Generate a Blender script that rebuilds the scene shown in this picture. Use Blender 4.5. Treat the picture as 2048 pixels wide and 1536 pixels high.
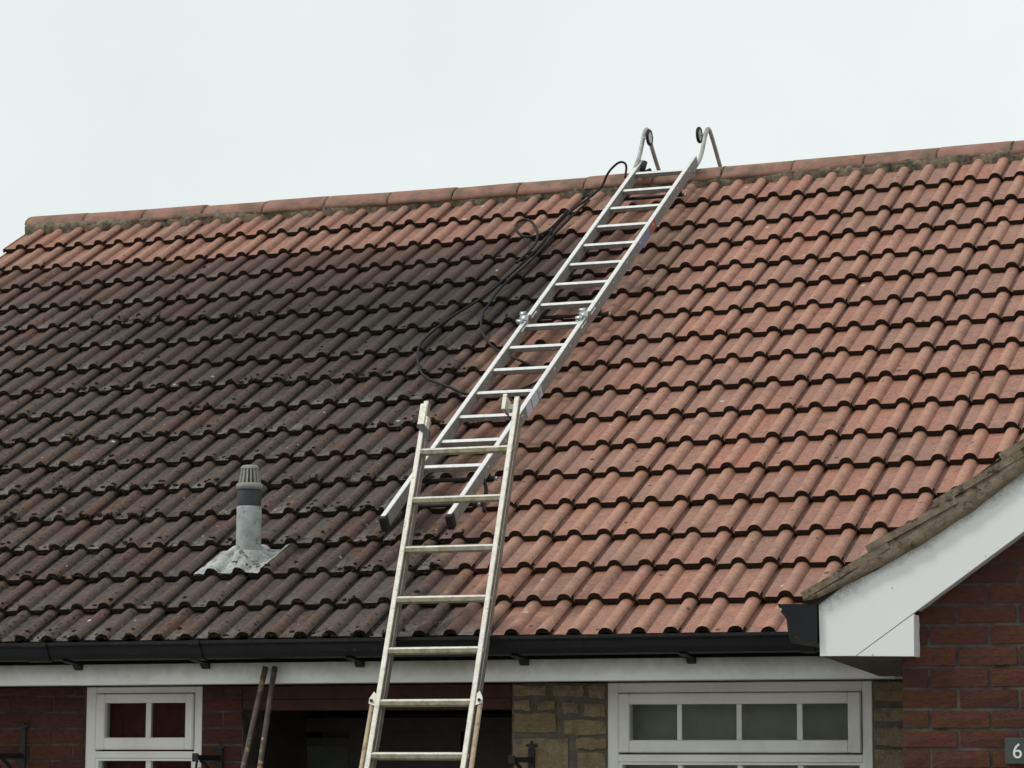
import bpy, bmesh, math, random
import numpy as np
from mathutils import Vector, Matrix, noise

random.seed(7)
rnd = random.Random(11)
sc = bpy.context.scene
col = sc.collection
R = math.radians
for o in list(bpy.data.objects):
    bpy.data.objects.remove(o)

# ------------------------------------------------------------------ camera, sky, sun, exposure
CAM = Vector((3.45288, -11.82147, -0.64403))
YAW, PITCH, ROLL = -0.37559, 0.13842, 0.00447
fwd = Vector((math.sin(YAW) * math.cos(PITCH), math.cos(YAW) * math.cos(PITCH), math.sin(PITCH)))
rgt0 = Vector((math.cos(YAW), -math.sin(YAW), 0))
up0 = rgt0.cross(fwd)
rgt = rgt0 * math.cos(ROLL) + up0 * math.sin(ROLL)
upv = up0 * math.cos(ROLL) - rgt0 * math.sin(ROLL)
cd = bpy.data.cameras.new('camera')
cam = bpy.data.objects.new('camera', cd)
col.objects.link(cam)
m = Matrix.Identity(4)
for i, v in enumerate((rgt, upv, -fwd)):
    m[0][i], m[1][i], m[2][i] = v
m.translation = CAM
cam.matrix_world = m
cd.sensor_width = 36
cd.lens = 36 * 5624.02 / 2048
cd.clip_end = 3000
sc.camera = cam

SUN_EL, SUN_ROT = R(50), R(236)          # soft light from the upper left, behind the clouds
w = bpy.data.worlds.new('World')
sc.world = w
w.use_nodes = True
nt = w.node_tree
nt.nodes.clear()
out = nt.nodes.new('ShaderNodeOutputWorld')
sky = nt.nodes.new('ShaderNodeTexSky')
sky.sky_type = 'NISHITA'
sky.sun_disc = False
sky.sun_elevation = SUN_EL
sky.sun_rotation = SUN_ROT
bg1 = nt.nodes.new('ShaderNodeBackground')
bg1.inputs['Strength'].default_value = 0.1
nt.links.new(sky.outputs[0], bg1.inputs['Color'])
tc = nt.nodes.new('ShaderNodeTexCoord')
nz = nt.nodes.new('ShaderNodeTexNoise')
nz.inputs['Scale'].default_value = 5.0
nz.inputs['Detail'].default_value = 5
nz.inputs['Roughness'].default_value = 0.55
nt.links.new(tc.outputs['Generated'], nz.inputs['Vector'])
cr = nt.nodes.new('ShaderNodeValToRGB')
cr.color_ramp.elements[0].position = 0.26
cr.color_ramp.elements[0].color = (0.825, 0.875, 0.872, 1)
cr.color_ramp.elements[1].position = 0.62
cr.color_ramp.elements[1].color = (0.905, 0.95, 0.94, 1)
nt.links.new(nz.outputs['Fac'], cr.inputs[0])
bg2 = nt.nodes.new('ShaderNodeBackground')
bg2.inputs['Strength'].default_value = 1.0
nt.links.new(cr.outputs[0], bg2.inputs['Color'])
mx = nt.nodes.new('ShaderNodeMixShader')
mx.inputs[0].default_value = 0.94
nt.links.new(bg1.outputs[0], mx.inputs[1])
nt.links.new(bg2.outputs[0], mx.inputs[2])
nt.links.new(mx.outputs[0], out.inputs['Surface'])

sd = bpy.data.lights.new('sun', 'SUN')
sd.energy = 1.5
sd.angle = R(10)
sd.color = (1.0, 0.96, 0.9)
so = bpy.data.objects.new('sun', sd)
col.objects.link(so)
# sky azimuth: sun_rotation measured from +Y clockwise seen from above
sdir = Vector((math.sin(SUN_ROT) * math.cos(SUN_EL), math.cos(SUN_ROT) * math.cos(SUN_EL), math.sin(SUN_EL)))
so.rotation_euler = sdir.to_track_quat('Z', 'Y').to_euler()
so.location = (-8, -10, 14)
sc.view_settings.view_transform = 'Standard'
sc.view_settings.look = 'None'
sc.view_settings.exposure = 0.0
sc.view_settings.gamma = 1.0
sc.view_settings.use_curve_mapping = False
sc.render.filter_size = 1.6

# ------------------------------------------------------------------ helpers
class NT:
    def __init__(s, name):
        s.m = bpy.data.materials.new(name)
        s.m.use_nodes = True
        s.t = s.m.node_tree
        s.b = s.t.nodes['Principled BSDF']
        s.pos = None
    def n(s, typ, **kw):
        nd = s.t.nodes.new(typ)
        for k, v in kw.items():
            setattr(nd, k, v)
        return nd
    def put(s, sock, v):
        if hasattr(v, 'is_linked') or isinstance(v, bpy.types.NodeSocket):
            s.t.links.new(v, sock)
        else:
            if isinstance(v, (tuple, list)) and len(v) == 3 and sock.type == 'RGBA':
                v = (*v, 1)
            sock.default_value = v
    def math(s, op, a, b=0.0, c=None, clamp=False):
        nd = s.n('ShaderNodeMath', operation=op, use_clamp=clamp)
        s.put(nd.inputs[0], a); s.put(nd.inputs[1], b)
        if c is not None: s.put(nd.inputs[2], c)
        return nd.outputs[0]
    def mix(s, f, a, b, mode='MIX'):
        nd = s.n('ShaderNodeMix', data_type='RGBA', blend_type=mode)
        s.put(nd.inputs[0], f); s.put(nd.inputs[6], a); s.put(nd.inputs[7], b)
        return nd.outputs[2]
    def mapr(s, v, a, b, c=0.0, d=1.0):
        nd = s.n('ShaderNodeMapRange')
        nd.clamp = True
        s.put(nd.inputs[0], v)
        for i, x in enumerate((a, b, c, d)): s.put(nd.inputs[i + 1], x)
        return nd.outputs[0]
    def noise(s, scale, detail=3, rough=0.55, vec=None, w=0.0):
        nd = s.n('ShaderNodeTexNoise')
        nd.inputs['Scale'].default_value = scale
        nd.inputs['Detail'].default_value = detail
        nd.inputs['Roughness'].default_value = rough
        s.t.links.new(vec if vec is not None else s.P(), nd.inputs['Vector'])
        return nd.outputs['Fac']
    def voro(s, scale, feature='F1', vec=None):
        nd = s.n('ShaderNodeTexVoronoi', feature=feature)
        nd.inputs['Scale'].default_value = scale
        s.t.links.new(vec if vec is not None else s.P(), nd.inputs['Vector'])
        return nd
    def P(s):
        if s.pos is None:
            s.pos = s.n('ShaderNodeNewGeometry').outputs['Position']
        return s.pos
    def xyz(s, vec=None):
        nd = s.n('ShaderNodeSeparateXYZ')
        s.t.links.new(vec if vec is not None else s.P(), nd.inputs[0])
        return nd.outputs
    def bump(s, h, strength=0.5, dist=0.01):
        nd = s.n('ShaderNodeBump')
        nd.inputs['Strength'].default_value = strength
        nd.inputs['Distance'].default_value = dist
        s.t.links.new(h, nd.inputs['Height'])
        s.t.links.new(nd.outputs[0], s.b.inputs['Normal'])
    def fin(s, colr=None, rough=None, metal=None, spec=None):
        if colr is not None: s.put(s.b.inputs['Base Color'], colr)
        if rough is not None: s.put(s.b.inputs['Roughness'], rough)
        if metal is not None: s.put(s.b.inputs['Metallic'], metal)
        if spec is not None: s.put(s.b.inputs['Specular IOR Level'], spec)
        return s.m

def mesh(name, verts, faces, mats=None, mi=None, smooth=False):
    me = bpy.data.meshes.new(name)
    me.from_pydata([tuple(v) for v in verts], [], faces)
    for mt in (mats or []):
        me.materials.append(mt)
    if mi is not None:
        me.polygons.foreach_set('material_index', mi)
    if smooth:
        me.polygons.foreach_set('use_smooth', [True] * len(me.polygons))
    me.update()
    return me

def link(name, me, parent=None, mw=None):
    o = bpy.data.objects.new(name, me)
    col.objects.link(o)
    if parent is not None:
        o.parent = parent
    if mw is not None:
        o.matrix_basis = mw
    return o

def empty(name, mw=None, label=None, cat=None, group=None):
    o = bpy.data.objects.new(name, None)
    o.empty_display_size = 0.1
    col.objects.link(o)
    if mw is not None: o.matrix_basis = mw
    tag(o, label, cat, group)
    return o

def tag(o, label=None, cat=None, group=None, kind=None):
    if label: o['label'] = label
    if cat: o['category'] = cat
    if group: o['group'] = group
    if kind: o['kind'] = kind
    return o

class MB:
    """collects shapes, builds ONE mesh object"""
    def __init__(s): s.v, s.f, s.mi, s.sm = [], [], [], []
    def add(s, v, f, mi=0, sm=False):
        k = len(s.v)
        s.v += [Vector(p) for p in v]
        s.f += [tuple(i + k for i in q) for q in f]
        s.mi += [mi] * len(f); s.sm += [sm] * len(f)
        return s
    def box(s, a, b, mi=0, bev=0.0, M=None):
        a, b = Vector(a), Vector(b)
        lo = Vector((min(a[i], b[i]) for i in range(3))); hi = Vector((max(a[i], b[i]) for i in range(3)))
        if bev <= 0:
            v = [(x, y, z) for x in (lo.x, hi.x) for y in (lo.y, hi.y) for z in (lo.z, hi.z)]
            f = [(0, 1, 3, 2), (4, 6, 7, 5), (0, 4, 5, 1), (2, 3, 7, 6), (0, 2, 6, 4), (1, 5, 7, 3)]
        else:
            bm = bmesh.new()
            bmesh.ops.create_cube(bm, size=1)
            d = hi - lo
            for q in bm.verts: q.co = Vector((q.co[i] * d[i] for i in range(3))) + (lo + hi) / 2
            bmesh.ops.bevel(bm, geom=list(bm.edges), offset=bev, segments=1, affect='EDGES', profile=0.5)
            bm.verts.index_update()
            v = [q.co.copy() for q in bm.verts]
            f = [[q.index for q in fc.verts] for fc in bm.faces]
            bm.free()
        if M is not None: v = [M @ Vector(q) for q in v]
        return s.add(v, f, mi)
    def tube(s, pts, r, n=8, mi=0, caps=True, sm=True, rr=None):
        pts = [Vector(p) for p in pts]
        rings = []; v = []; f = []
        prev = None
        for i, p in enumerate(pts):
            t = (pts[min(i + 1, len(pts) - 1)] - pts[max(i - 1, 0)]).normalized()
            if prev is None:
                a = t.orthogonal().normalized()
            else:
                a = (prev - t * prev.dot(t)).normalized()
            prev = a
            b = t.cross(a)
            ri = r if rr is None else rr[i]
            for k in range(n):
                an = 2 * math.pi * k / n
                v.append(p + a * math.cos(an) * ri + b * math.sin(an) * ri)
        for i in range(len(pts) - 1):
            for k in range(n):
                f.append((i * n + k, i * n + (k + 1) % n, (i + 1) * n + (k + 1) % n, (i + 1) * n + k))
        s.add(v, f, mi, sm)
        if caps:
            k0 = len(s.v) - len(v)
            s.f += [tuple(k0 + k for k in reversed(range(n))), tuple(k0 + (len(pts) - 1) * n + k for k in range(n))]
            s.mi += [mi, mi]; s.sm += [False, False]
        return s
    def prism(s, poly, ax, a, b, mi=0, sm=False):
        """extrude a 2D polygon: ax='y' -> poly is (x,z); 'x' -> (y,z); 'z' -> (x,y)"""
        def mk(p, t):
            return {'y': (p[0], t, p[1]), 'x': (t, p[0], p[1]), 'z': (p[0], p[1], t)}[ax]
        n = len(poly)
        v = [mk(p, a) for p in poly] + [mk(p, b) for p in poly]
        f = [(i, (i + 1) % n, n + (i + 1) % n, n + i) for i in range(n)]
        s.add(v, f, mi, sm)
        k0 = len(s.v) - 2 * n
        s.f += [tuple(k0 + i for i in range(n)), tuple(k0 + n + i for i in range(n))]
        s.mi += [mi, mi]; s.sm += [False, False]
        return s
    def build(s, name, mats, parent=None, mw=None, fixn=True):
        if not isinstance(mats, (list, tuple)): mats = [mats]
        me = mesh(name, s.v, s.f, mats, s.mi)
        me.polygons.foreach_set('use_smooth', s.sm)
        if fixn:
            bm = bmesh.new(); bm.from_mesh(me)
            bmesh.ops.recalc_face_normals(bm, faces=bm.faces)
            bm.to_mesh(me); bm.free()
        return link(name, me, parent, mw)

# ------------------------------------------------------------------ roof geometry constants
TH = 0.58444
CT, ST = math.cos(TH), math.sin(TH)
RS = Vector((0, CT, ST)); RN = Vector((0, -ST, CT)); RX = Vector((1, 0, 0))
S = [-0.010, 0.305, 0.625, 0.943, 1.276, 1.608, 1.925, 2.252, 2.576, 2.902, 3.213, 3.537, 3.850, 4.165, 4.4925, 4.794, 5.133, 5.455]
NQ = (0.412, -0.125, 2.88, 1.60, 0.05)
W2 = 0.15
STEP = 0.035
APEX_Y, APEX_Z = 4.653, 3.079
def nn(x, s):
    u = (x / W2 + 20) / 20; v = (s / 0.3205 - 8) / 8
    return 0.01 * (NQ[0] * u * u + NQ[1] * u * v + NQ[2] * v * v + NQ[3] * u * u * v + NQ[4] * u ** 3)
def rp(x, s, n=0.0):
    """point of the main roof: x along the eaves, s up the slope, n out of the plane of the roll crests"""
    return RX * x + RS * s + RN * (n + nn(x, s))
ROOF_M = Matrix(((1, 0, 0, 0), (0, CT, -ST, 0), (0, ST, CT, 0), (0, 0, 0, 1)))   # local (x, s, n) -> world

# ------------------------------------------------------------------ materials
def slope_coord(t):
    x = t.xyz()
    return x[0], t.math('ADD', t.math('MULTIPLY', x[1], CT), t.math('MULTIPLY', x[2], ST))

def dirt_mask(t):
    """the not yet cleaned area of the roof: a stain with a shape of its own"""
    x, s = slope_coord(t)
    nz1 = t.noise(1.3, 3, 0.6)
    nz2 = t.noise(9.0, 4, 0.65)
    wob = t.math('ADD', t.math('MULTIPLY', t.math('SUBTRACT', nz1, 0.5), 0.75), t.math('MULTIPLY', t.math('SUBTRACT', nz2, 0.5), 0.45))
    edge = t.math('ADD', t.math('ADD', t.mapr(s, 0.0, 1.5, -1.28, -2.00), t.mapr(s, 1.6, 2.4, 0.0, -0.34)), t.mapr(s, 3.0, 3.8, 0.0, 0.30))
    a = t.mapr(t.math('SUBTRACT', t.math('ADD', x, wob), edge), -0.22, 0.10, 1.0, 0.0)
    b = t.mapr(t.math('ADD', s, t.math('MULTIPLY', wob, 0.05)), 4.775, 4.80, 1.0, 0.0)
    c = t.mapr(t.math('ADD', s, t.math('MULTIPLY', wob, 0.9)), 4.0, 4.85, 1.0, 0.62)
    d = t.mapr(t.math('ADD', x, wob), -6.6, -5.2, 0.82, 1.0)
    return t.math('MULTIPLY', t.math('MULTIPLY', a, b), t.math('MULTIPLY', c, d)), nz2

def tile_material(name, source):
    t = NT(name)
    if source == 'object':
        oi = t.n('ShaderNodeObjectInfo').outputs['Random']
    else:
        oi = t.n('ShaderNodeAttribute', attribute_name='tint').outputs['Fac']
    wn = t.n('ShaderNodeTexWhiteNoise', noise_dimensions='1D')
    t.put(wn.inputs['W'], t.math('MULTIPLY', oi, 91.7))
    rv = wn.outputs['Value']
    grain = t.noise(320, 3, 0.7)
    blot = t.noise(22, 4, 0.6)
    wide = t.noise(1.6, 4, 0.6)
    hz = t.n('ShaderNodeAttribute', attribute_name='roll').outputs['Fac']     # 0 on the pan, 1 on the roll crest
    al = t.n('ShaderNodeAttribute', attribute_name='along').outputs['Fac']     # 0 at the nose, 1 at the hidden head
    mott = t.noise(48, 5, 0.7)
    clean_a = t.mix(rv, (0.430, 0.195, 0.135), (0.325, 0.182, 0.134))
    clean = t.mix(t.mapr(oi, 0.72, 1.0), clean_a, (0.44, 0.170, 0.112))
    clean = t.mix(t.mapr(blot, 0.40, 0.72, 0.0, 0.8), clean, (0.275, 0.176, 0.132))
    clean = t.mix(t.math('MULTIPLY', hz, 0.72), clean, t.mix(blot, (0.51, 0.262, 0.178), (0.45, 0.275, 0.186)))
    clean = t.mix(t.mapr(wide, 0.45, 0.7, 0.0, 0.45), clean, (0.24, 0.135, 0.105))
    clean = t.mix(t.mapr(mott, 0.50, 0.66, 0.0, 0.6), clean, (0.22, 0.13, 0.10))
    clean = t.mix(t.mapr(mott, 0.33, 0.48, 0.55, 0.0), clean, (0.50, 0.29, 0.215))
    head = t.math('MULTIPLY', t.mapr(t.math('ADD', al, t.math('MULTIPLY', blot, 0.3)), 0.72, 0.98), t.mapr(t.noise(5, 3, 0.6), 0.42, 0.6, 0.1, 0.8))
    clean = t.mix(head, clean, (0.30, 0.125, 0.062))
    film = t.mapr(t.noise(11, 5, 0.72), 0.53, 0.68, 0.0, 0.6)
    clean = t.mix(film, clean, (0.185, 0.120, 0.092))
    # soft shadow beside the ladder painted in, together with a half-rinsed brown film
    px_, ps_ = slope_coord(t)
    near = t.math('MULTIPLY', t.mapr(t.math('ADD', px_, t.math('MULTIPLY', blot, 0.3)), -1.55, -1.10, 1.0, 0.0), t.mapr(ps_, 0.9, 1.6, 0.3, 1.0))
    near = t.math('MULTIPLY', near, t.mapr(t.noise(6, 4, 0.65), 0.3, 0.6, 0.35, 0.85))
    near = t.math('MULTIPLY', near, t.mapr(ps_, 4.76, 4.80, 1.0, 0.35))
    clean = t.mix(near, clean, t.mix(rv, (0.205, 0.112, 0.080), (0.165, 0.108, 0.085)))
    clean = t.mix(t.mapr(grain, 0.3, 0.7, 0.32, 0.0), clean, (0.13, 0.075, 0.058))
    # uncleaned tile: grey brown algae and lichen
    dirt = t.mix(rv, (0.072, 0.057, 0.050), (0.110, 0.093, 0.084))
    dirt = t.mix(t.math('MULTIPLY', hz, 0.8), dirt, t.mix(blot, (0.085, 0.056, 0.043), (0.150, 0.104, 0.078)))
    dirt = t.mix(t.mapr(t.noise(3.1, 3, 0.6), 0.50, 0.72, 0, 0.7), dirt, (0.155, 0.070, 0.047))
    dirt = t.mix(t.mapr(mott, 0.52, 0.66, 0, 0.55), dirt, (0.190, 0.170, 0.154))
    dirt = t.mix(t.mapr(mott, 0.30, 0.45, 0.6, 0.0), dirt, (0.045, 0.038, 0.033))
    # pale lichen crust with dark holes low on the pans
    lz = t.math('MULTIPLY', t.mapr(al, 0.02, 0.42, 1.0, 0.0), t.mapr(hz, 0.0, 0.4, 1.0, 0.0))
    lz = t.math('MULTIPLY', lz, t.mapr(t.noise(2.6, 4, 0.65), 0.44, 0.58))
    dirt = t.mix(t.math('MULTIPLY', lz, t.mapr(t.noise(34, 5, 0.72), 0.40, 0.56, 0, 0.85)), dirt, (0.25, 0.235, 0.22))
    v = t.voro(26)
    holes = t.math('MULTIPLY', t.mapr(v.outputs['Distance'], 0.20, 0.30, 0.9, 0.0), t.mapr(t.noise(3.7, 3), 0.42, 0.55))
    dirt = t.mix(holes, dirt, (0.020, 0.017, 0.014))
    v5 = t.voro(13)
    dirt = t.mix(t.math('MULTIPLY', t.mapr(v5.outputs['Distance'], 0.05, 0.09, 0.9, 0.0), t.mapr(t.noise(1.9, 3), 0.5, 0.56)), dirt, (0.60, 0.58, 0.54))
    dirt = t.mix(t.mapr(grain, 0.3, 0.7, 0.35, 0.0), dirt, (0.03, 0.026, 0.022))
    clean = t.mix(1.0, clean, (1.10, 1.12, 1.15), 'MULTIPLY')
    wet = t.math('MULTIPLY', t.mapr(t.math('ADD', px_, t.math('MULTIPLY', blot, 1.2)), -5.0, -3.4, 0.0, 0.62), t.mapr(t.math('ADD', ps_, blot), 2.9, 3.9, 0.0, 1.0))
    dirt = t.mix(wet, dirt, (0.040, 0.032, 0.029))
    mk, n2 = dirt_mask(t)
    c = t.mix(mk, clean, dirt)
    # transitional film of grime just beside the boundary
    # few dark moss spots and white droppings on the clean tiles
    v2 = t.voro(7.5)
    sp = t.math('MULTIPLY', t.mapr(v2.outputs['Distance'], 0.065, 0.10, 1.0, 0.0), t.mapr(t.noise(2.3, 2), 0.44, 0.5))
    c = t.mix(t.math('MULTIPLY', sp, 0.85), c, (0.06, 0.025, 0.018))
    x, s = slope_coord(t)
    v3 = t.voro(4.1)
    wsp = t.math('MULTIPLY', t.mapr(v3.outputs['Distance'], 0.035, 0.06, 1.0, 0.0), t.mapr(t.noise(2.9, 2, 0.5, None), 0.46, 0.52))
    c = t.mix(t.math('MULTIPLY', wsp, 0.8), c, (0.62, 0.60, 0.58))
    hh = t.math('ADD', t.math('MULTIPLY', grain, 0.5), t.math('MULTIPLY', t.noise(70, 4, 0.7), 1.0))
    t.bump(hh, 0.55, 0.004)
    return t.fin(c, 0.92, 0.0, 0.25)

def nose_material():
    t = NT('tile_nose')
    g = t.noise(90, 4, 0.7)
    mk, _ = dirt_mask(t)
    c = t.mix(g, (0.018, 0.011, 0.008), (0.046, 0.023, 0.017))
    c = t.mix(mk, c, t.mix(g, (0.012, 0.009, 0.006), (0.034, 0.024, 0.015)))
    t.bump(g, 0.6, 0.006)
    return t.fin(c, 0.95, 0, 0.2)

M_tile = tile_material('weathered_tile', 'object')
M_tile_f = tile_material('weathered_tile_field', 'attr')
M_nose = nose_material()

def noisy(name, a, b, scale=20, rough=0.8, metal=0.0, spec=0.4, bump=0.2, bd=0.004, lo=0.35, hi=0.65, scale2=None, c2=None, f2=(0.55, 0.7)):
    t = NT(name)
    g = t.noise(scale, 4, 0.62)
    c = t.mix(t.mapr(g, lo, hi), a, b)
    if c2 is not None:
        c = t.mix(t.mapr(t.noise(scale2, 4, 0.62), f2[0], f2[1]), c, c2)
    if bump: t.bump(t.noise(scale * 5, 3, 0.65), bump, bd)
    return t.fin(c, rough, metal, spec)

M_moss = noisy('moss', (0.016, 0.014, 0.008), (0.05, 0.042, 0.02), 60, 1.0, 0, 0.1, 0.8, 0.01)
M_ridge = noisy('ridge_tile_clay', (0.255, 0.130, 0.097), (0.32, 0.185, 0.142), 9, 0.92, 0, 0.25, 0.5, 0.004, 0.35, 0.65, 7.5, (0.15, 0.115, 0.085), (0.46, 0.66))
M_mortar_r = noisy('ridge_mortar', (0.085, 0.078, 0.062), (0.26, 0.215, 0.15), 24, 0.97, 0, 0.2, 0.9, 0.012, 0.35, 0.62, 9, (0.045, 0.045, 0.04), (0.55, 0.66))
M_under = noisy('roofing_felt', (0.02, 0.018, 0.016), (0.03, 0.026, 0.022), 10, 0.95)
M_brick = None
def brick_material(name, src):
    t = NT(name)
    oi = t.n('ShaderNodeObjectInfo').outputs['Random'] if src else t.noise(5, 2)
    mp = t.n('ShaderNodeMapping'); mp.inputs['Scale'].default_value = (1, 1, 2.6)
    t.t.links.new(t.P(), mp.inputs['Vector'])
    g = t.noise(30, 5, 0.70, mp.outputs[0])
    g2 = t.noise(120, 3, 0.7, mp.outputs[0])
    c = t.mix(oi, (0.150, 0.058, 0.036), (0.078, 0.036, 0.027))
    c = t.mix(t.mapr(oi, 0.75, 1.0), c, (0.180, 0.070, 0.040))
    c = t.mix(t.mapr(g, 0.42, 0.70, 0, 0.8), c, (0.058, 0.028, 0.021))
    c = t.mix(t.mapr(g2, 0.35, 0.6, 0.35, 0), c, (0.055, 0.026, 0.022))
    t.bump(t.math('ADD', g, t.math('MULTIPLY', g2, 0.5)), 0.9, 0.012)
    return t.fin(c, 0.93, 0, 0.25)
M_brick = brick_material('red_brick', True)
M_mort = noisy('brick_mortar', (0.045, 0.039, 0.034), (0.12, 0.108, 0.092), 9, 0.97, 0, 0.2, 0.7, 0.006)
def stone_material():
    t = NT('limestone')
    oi = t.n('ShaderNodeObjectInfo').outputs['Random']
    g = t.noise(14, 5, 0.65); g2 = t.noise(70, 4, 0.65)
    c = t.mix(oi, (0.25, 0.200, 0.122), (0.33, 0.265, 0.165))
    c = t.mix(t.mapr(g, 0.45, 0.68, 0, 0.85), c, (0.185, 0.135, 0.082))
    c = t.mix(t.mapr(g2, 0.35, 0.6, 0.4, 0), c, (0.10, 0.082, 0.05))
    t.bump(t.math('ADD', g, t.math('MULTIPLY', g2, 0.4)), 1.0, 0.02)
    return t.fin(c, 0.95, 0, 0.2)
M_stone = stone_material()
M_smort = noisy('stone_mortar', (0.110, 0.100, 0.078), (0.16, 0.145, 0.112), 26, 0.97, 0, 0.2, 0.7, 0.008)

def upvc(name, base, grime, top_z=None, amt=0.5, sc_=(3, 40)):
    t = NT(name)
    g = t.noise(sc_[0], 4, 0.6); g2 = t.noise(sc_[1], 4, 0.7)
    f = t.math('MULTIPLY', t.mapr(g, 0.45, 0.7, 0.0, amt), t.mapr(g2, 0.3, 0.6, 0.5, 1.0))
    c = t.mix(f, base, grime)
    if top_z is not None:          # gutter's shade painted in as a dark top gradient, mixed with algae
        z = t.xyz()[2]
        e = t.math('ADD', z, t.math('MULTIPLY', t.math('SUBTRACT', t.noise(14, 4, 0.7), 0.5), 0.07))
        c = t.mix(t.mapr(e, top_z - 0.075, top_z + 0.02, 0.0, 0.85), c, (0.20, 0.20, 0.15))
        c = t.mix(t.mapr(t.noise(120, 3, 0.7), 0.62, 0.75, 0, 0.3), c, (0.2, 0.2, 0.17))
    return t.fin(c, 0.45, 0, 0.4)
M_fascia = upvc('fascia_board_paint', (0.84, 0.85, 0.82), (0.50, 0.50, 0.45), -0.125, 0.4)
M_frame = upvc('window_frame_white', (0.85, 0.85, 0.81), (0.48, 0.47, 0.42), None, 0.4)
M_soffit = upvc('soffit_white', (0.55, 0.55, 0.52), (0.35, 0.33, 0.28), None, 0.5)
M_bsoffit = noisy('brown_soffit_board', (0.11, 0.085, 0.06), (0.07, 0.055, 0.04), 16, 0.9)
def barge_material():
    t = NT('barge_board_paint')
    X = t.xyz()
    # grime bleeding down from the verge mortar along the sloping top edge
    line = t.math('ADD', 0.06, t.math('MULTIPLY', t.math('SUBTRACT', X[0], 0.47), 0.585))
    dd = t.math('SUBTRACT', line, X[2])
    n1 = t.noise(16, 5, 0.75); n2 = t.noise(90, 4, 0.75)
    e = t.math('SUBTRACT', dd, t.math('MULTIPLY', t.math('SUBTRACT', n1, 0.35), 0.16))
    f = t.math('MULTIPLY', t.mapr(e, -0.02, 0.05, 1.0, 0.0), t.mapr(n2, 0.35, 0.65, 0.25, 1.0))
    c = t.mix(t.noise(5, 4, 0.6), (0.84, 0.85, 0.84), (0.78, 0.79, 0.78))
    c = t.mix(t.math('MULTIPLY', f, 0.95), c, (0.13, 0.14, 0.115))
    v = t.voro(9)
    c = t.mix(t.mapr(v.outputs['Distance'], 0.03, 0.05, 0.6, 0.0), c, (0.25, 0.25, 0.22))
    return t.fin(c, 0.5, 0, 0.4)
M_barge = barge_material()
M_verge = noisy('mossy_verge_concrete', (0.15, 0.122, 0.085), (0.25, 0.205, 0.150), 14, 0.97, 0, 0.2, 0.9, 0.008, 0.35, 0.65, 26, (0.055, 0.043, 0.026), (0.55, 0.70))
M_gutter = noisy('black_gutter_plastic', (0.006, 0.007, 0.009), (0.011, 0.012, 0.014), 8, 0.5, 0, 0.3, 0.1, 0.002, 0.35, 0.65, 40, (0.045, 0.045, 0.038), (0.62, 0.75))
def metal(name, a, b, rough, mt=0.75, streak=None):
    t = NT(name)
    g = t.noise(30, 4, 0.65); g2 = t.noise(160, 3, 0.7)
    c = t.mix(t.mapr(g, 0.4, 0.65), a, b)
    if streak is not None:
        c = t.mix(t.mapr(t.noise(55, 4, 0.7), 0.58, 0.70), c, streak)
    t.bump(g2, 0.08, 0.001)
    return t.fin(c, rough, mt, 0.5)
M_alu = metal('bright_aluminium', (0.82, 0.82, 0.80), (0.70, 0.70, 0.68), 0.5, 0.55)
M_alu_old = metal('weathered_aluminium', (0.76, 0.735, 0.66), (0.60, 0.58, 0.50), 0.6, 0.3, (0.33, 0.30, 0.22))
M_rung_old = metal('shaded_dirty_rung', (0.36, 0.335, 0.25), (0.23, 0.21, 0.13), 0.6, 0.35, (0.16, 0.14, 0.08))  # shade of the rung's lower faces painted in as olive, with some dirt
M_web = metal('shaded_ladder_web', (0.235, 0.222, 0.20), (0.17, 0.16, 0.145), 0.75, 0.0)  # shade of the side faces put into a darker, dull grey
M_web_old = metal('shaded_grimy_web', (0.225, 0.205, 0.17), (0.15, 0.135, 0.105), 0.75, 0.0, (0.12, 0.10, 0.06))  # side shade of the older ladder painted in, plus grime
M_steel = metal('dull_steel_tube', (0.42, 0.41, 0.385), (0.29, 0.28, 0.26), 0.5, 0.25)
M_chrome = metal('zinc_plated_hinge', (0.62, 0.64, 0.64), (0.28, 0.30, 0.30), 0.3, 0.85)
M_rub = noisy('black_rubber', (0.012, 0.012, 0.013), (0.022, 0.021, 0.021), 30, 0.7, 0, 0.35, 0.1)
M_hose = noisy('black_hose_rubber', (0.007, 0.007, 0.009), (0.014, 0.014, 0.016), 30, 0.6, 0, 0.22, 0.0)
M_hub = noisy('grey_wheel_hub', (0.45, 0.45, 0.45), (0.55, 0.55, 0.54), 30, 0.5)
M_rod = noisy('tan_support_rod', (0.47, 0.39, 0.27), (0.36, 0.29, 0.19), 40, 0.6, 0, 0.4, 0.2, 0.003, 0.35, 0.65, 18, (0.22, 0.16, 0.09), (0.6, 0.7))
M_pole = noisy('rusty_pole', (0.058, 0.045, 0.037), (0.092, 0.074, 0.062), 30, 0.75, 0, 0.4, 0.4, 0.003, 0.35, 0.65, 11, (0.30, 0.19, 0.11), (0.575, 0.62))
M_pole_end = noisy('dark_pole_end', (0.05, 0.042, 0.032), (0.075, 0.062, 0.048), 30, 0.8)
M_iron = noisy('black_wrought_iron', (0.010, 0.010, 0.012), (0.024, 0.023, 0.024), 40, 0.55, 0, 0.4, 0.3)
M_pipe = noisy('grey_soil_pipe', (0.33, 0.36, 0.355), (0.23, 0.25, 0.245), 14, 0.7, 0, 0.4, 0.3, 0.003, 0.4, 0.62, 26, (0.15, 0.16, 0.145), (0.58, 0.66))
M_collar = noisy('dark_grey_collar', (0.034, 0.040, 0.045), (0.05, 0.056, 0.06), 18, 0.6)
M_cowl = noisy('pale_grey_cowl', (0.30, 0.295, 0.27), (0.22, 0.215, 0.195), 30, 0.7, 0, 0.4, 0.2)
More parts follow.
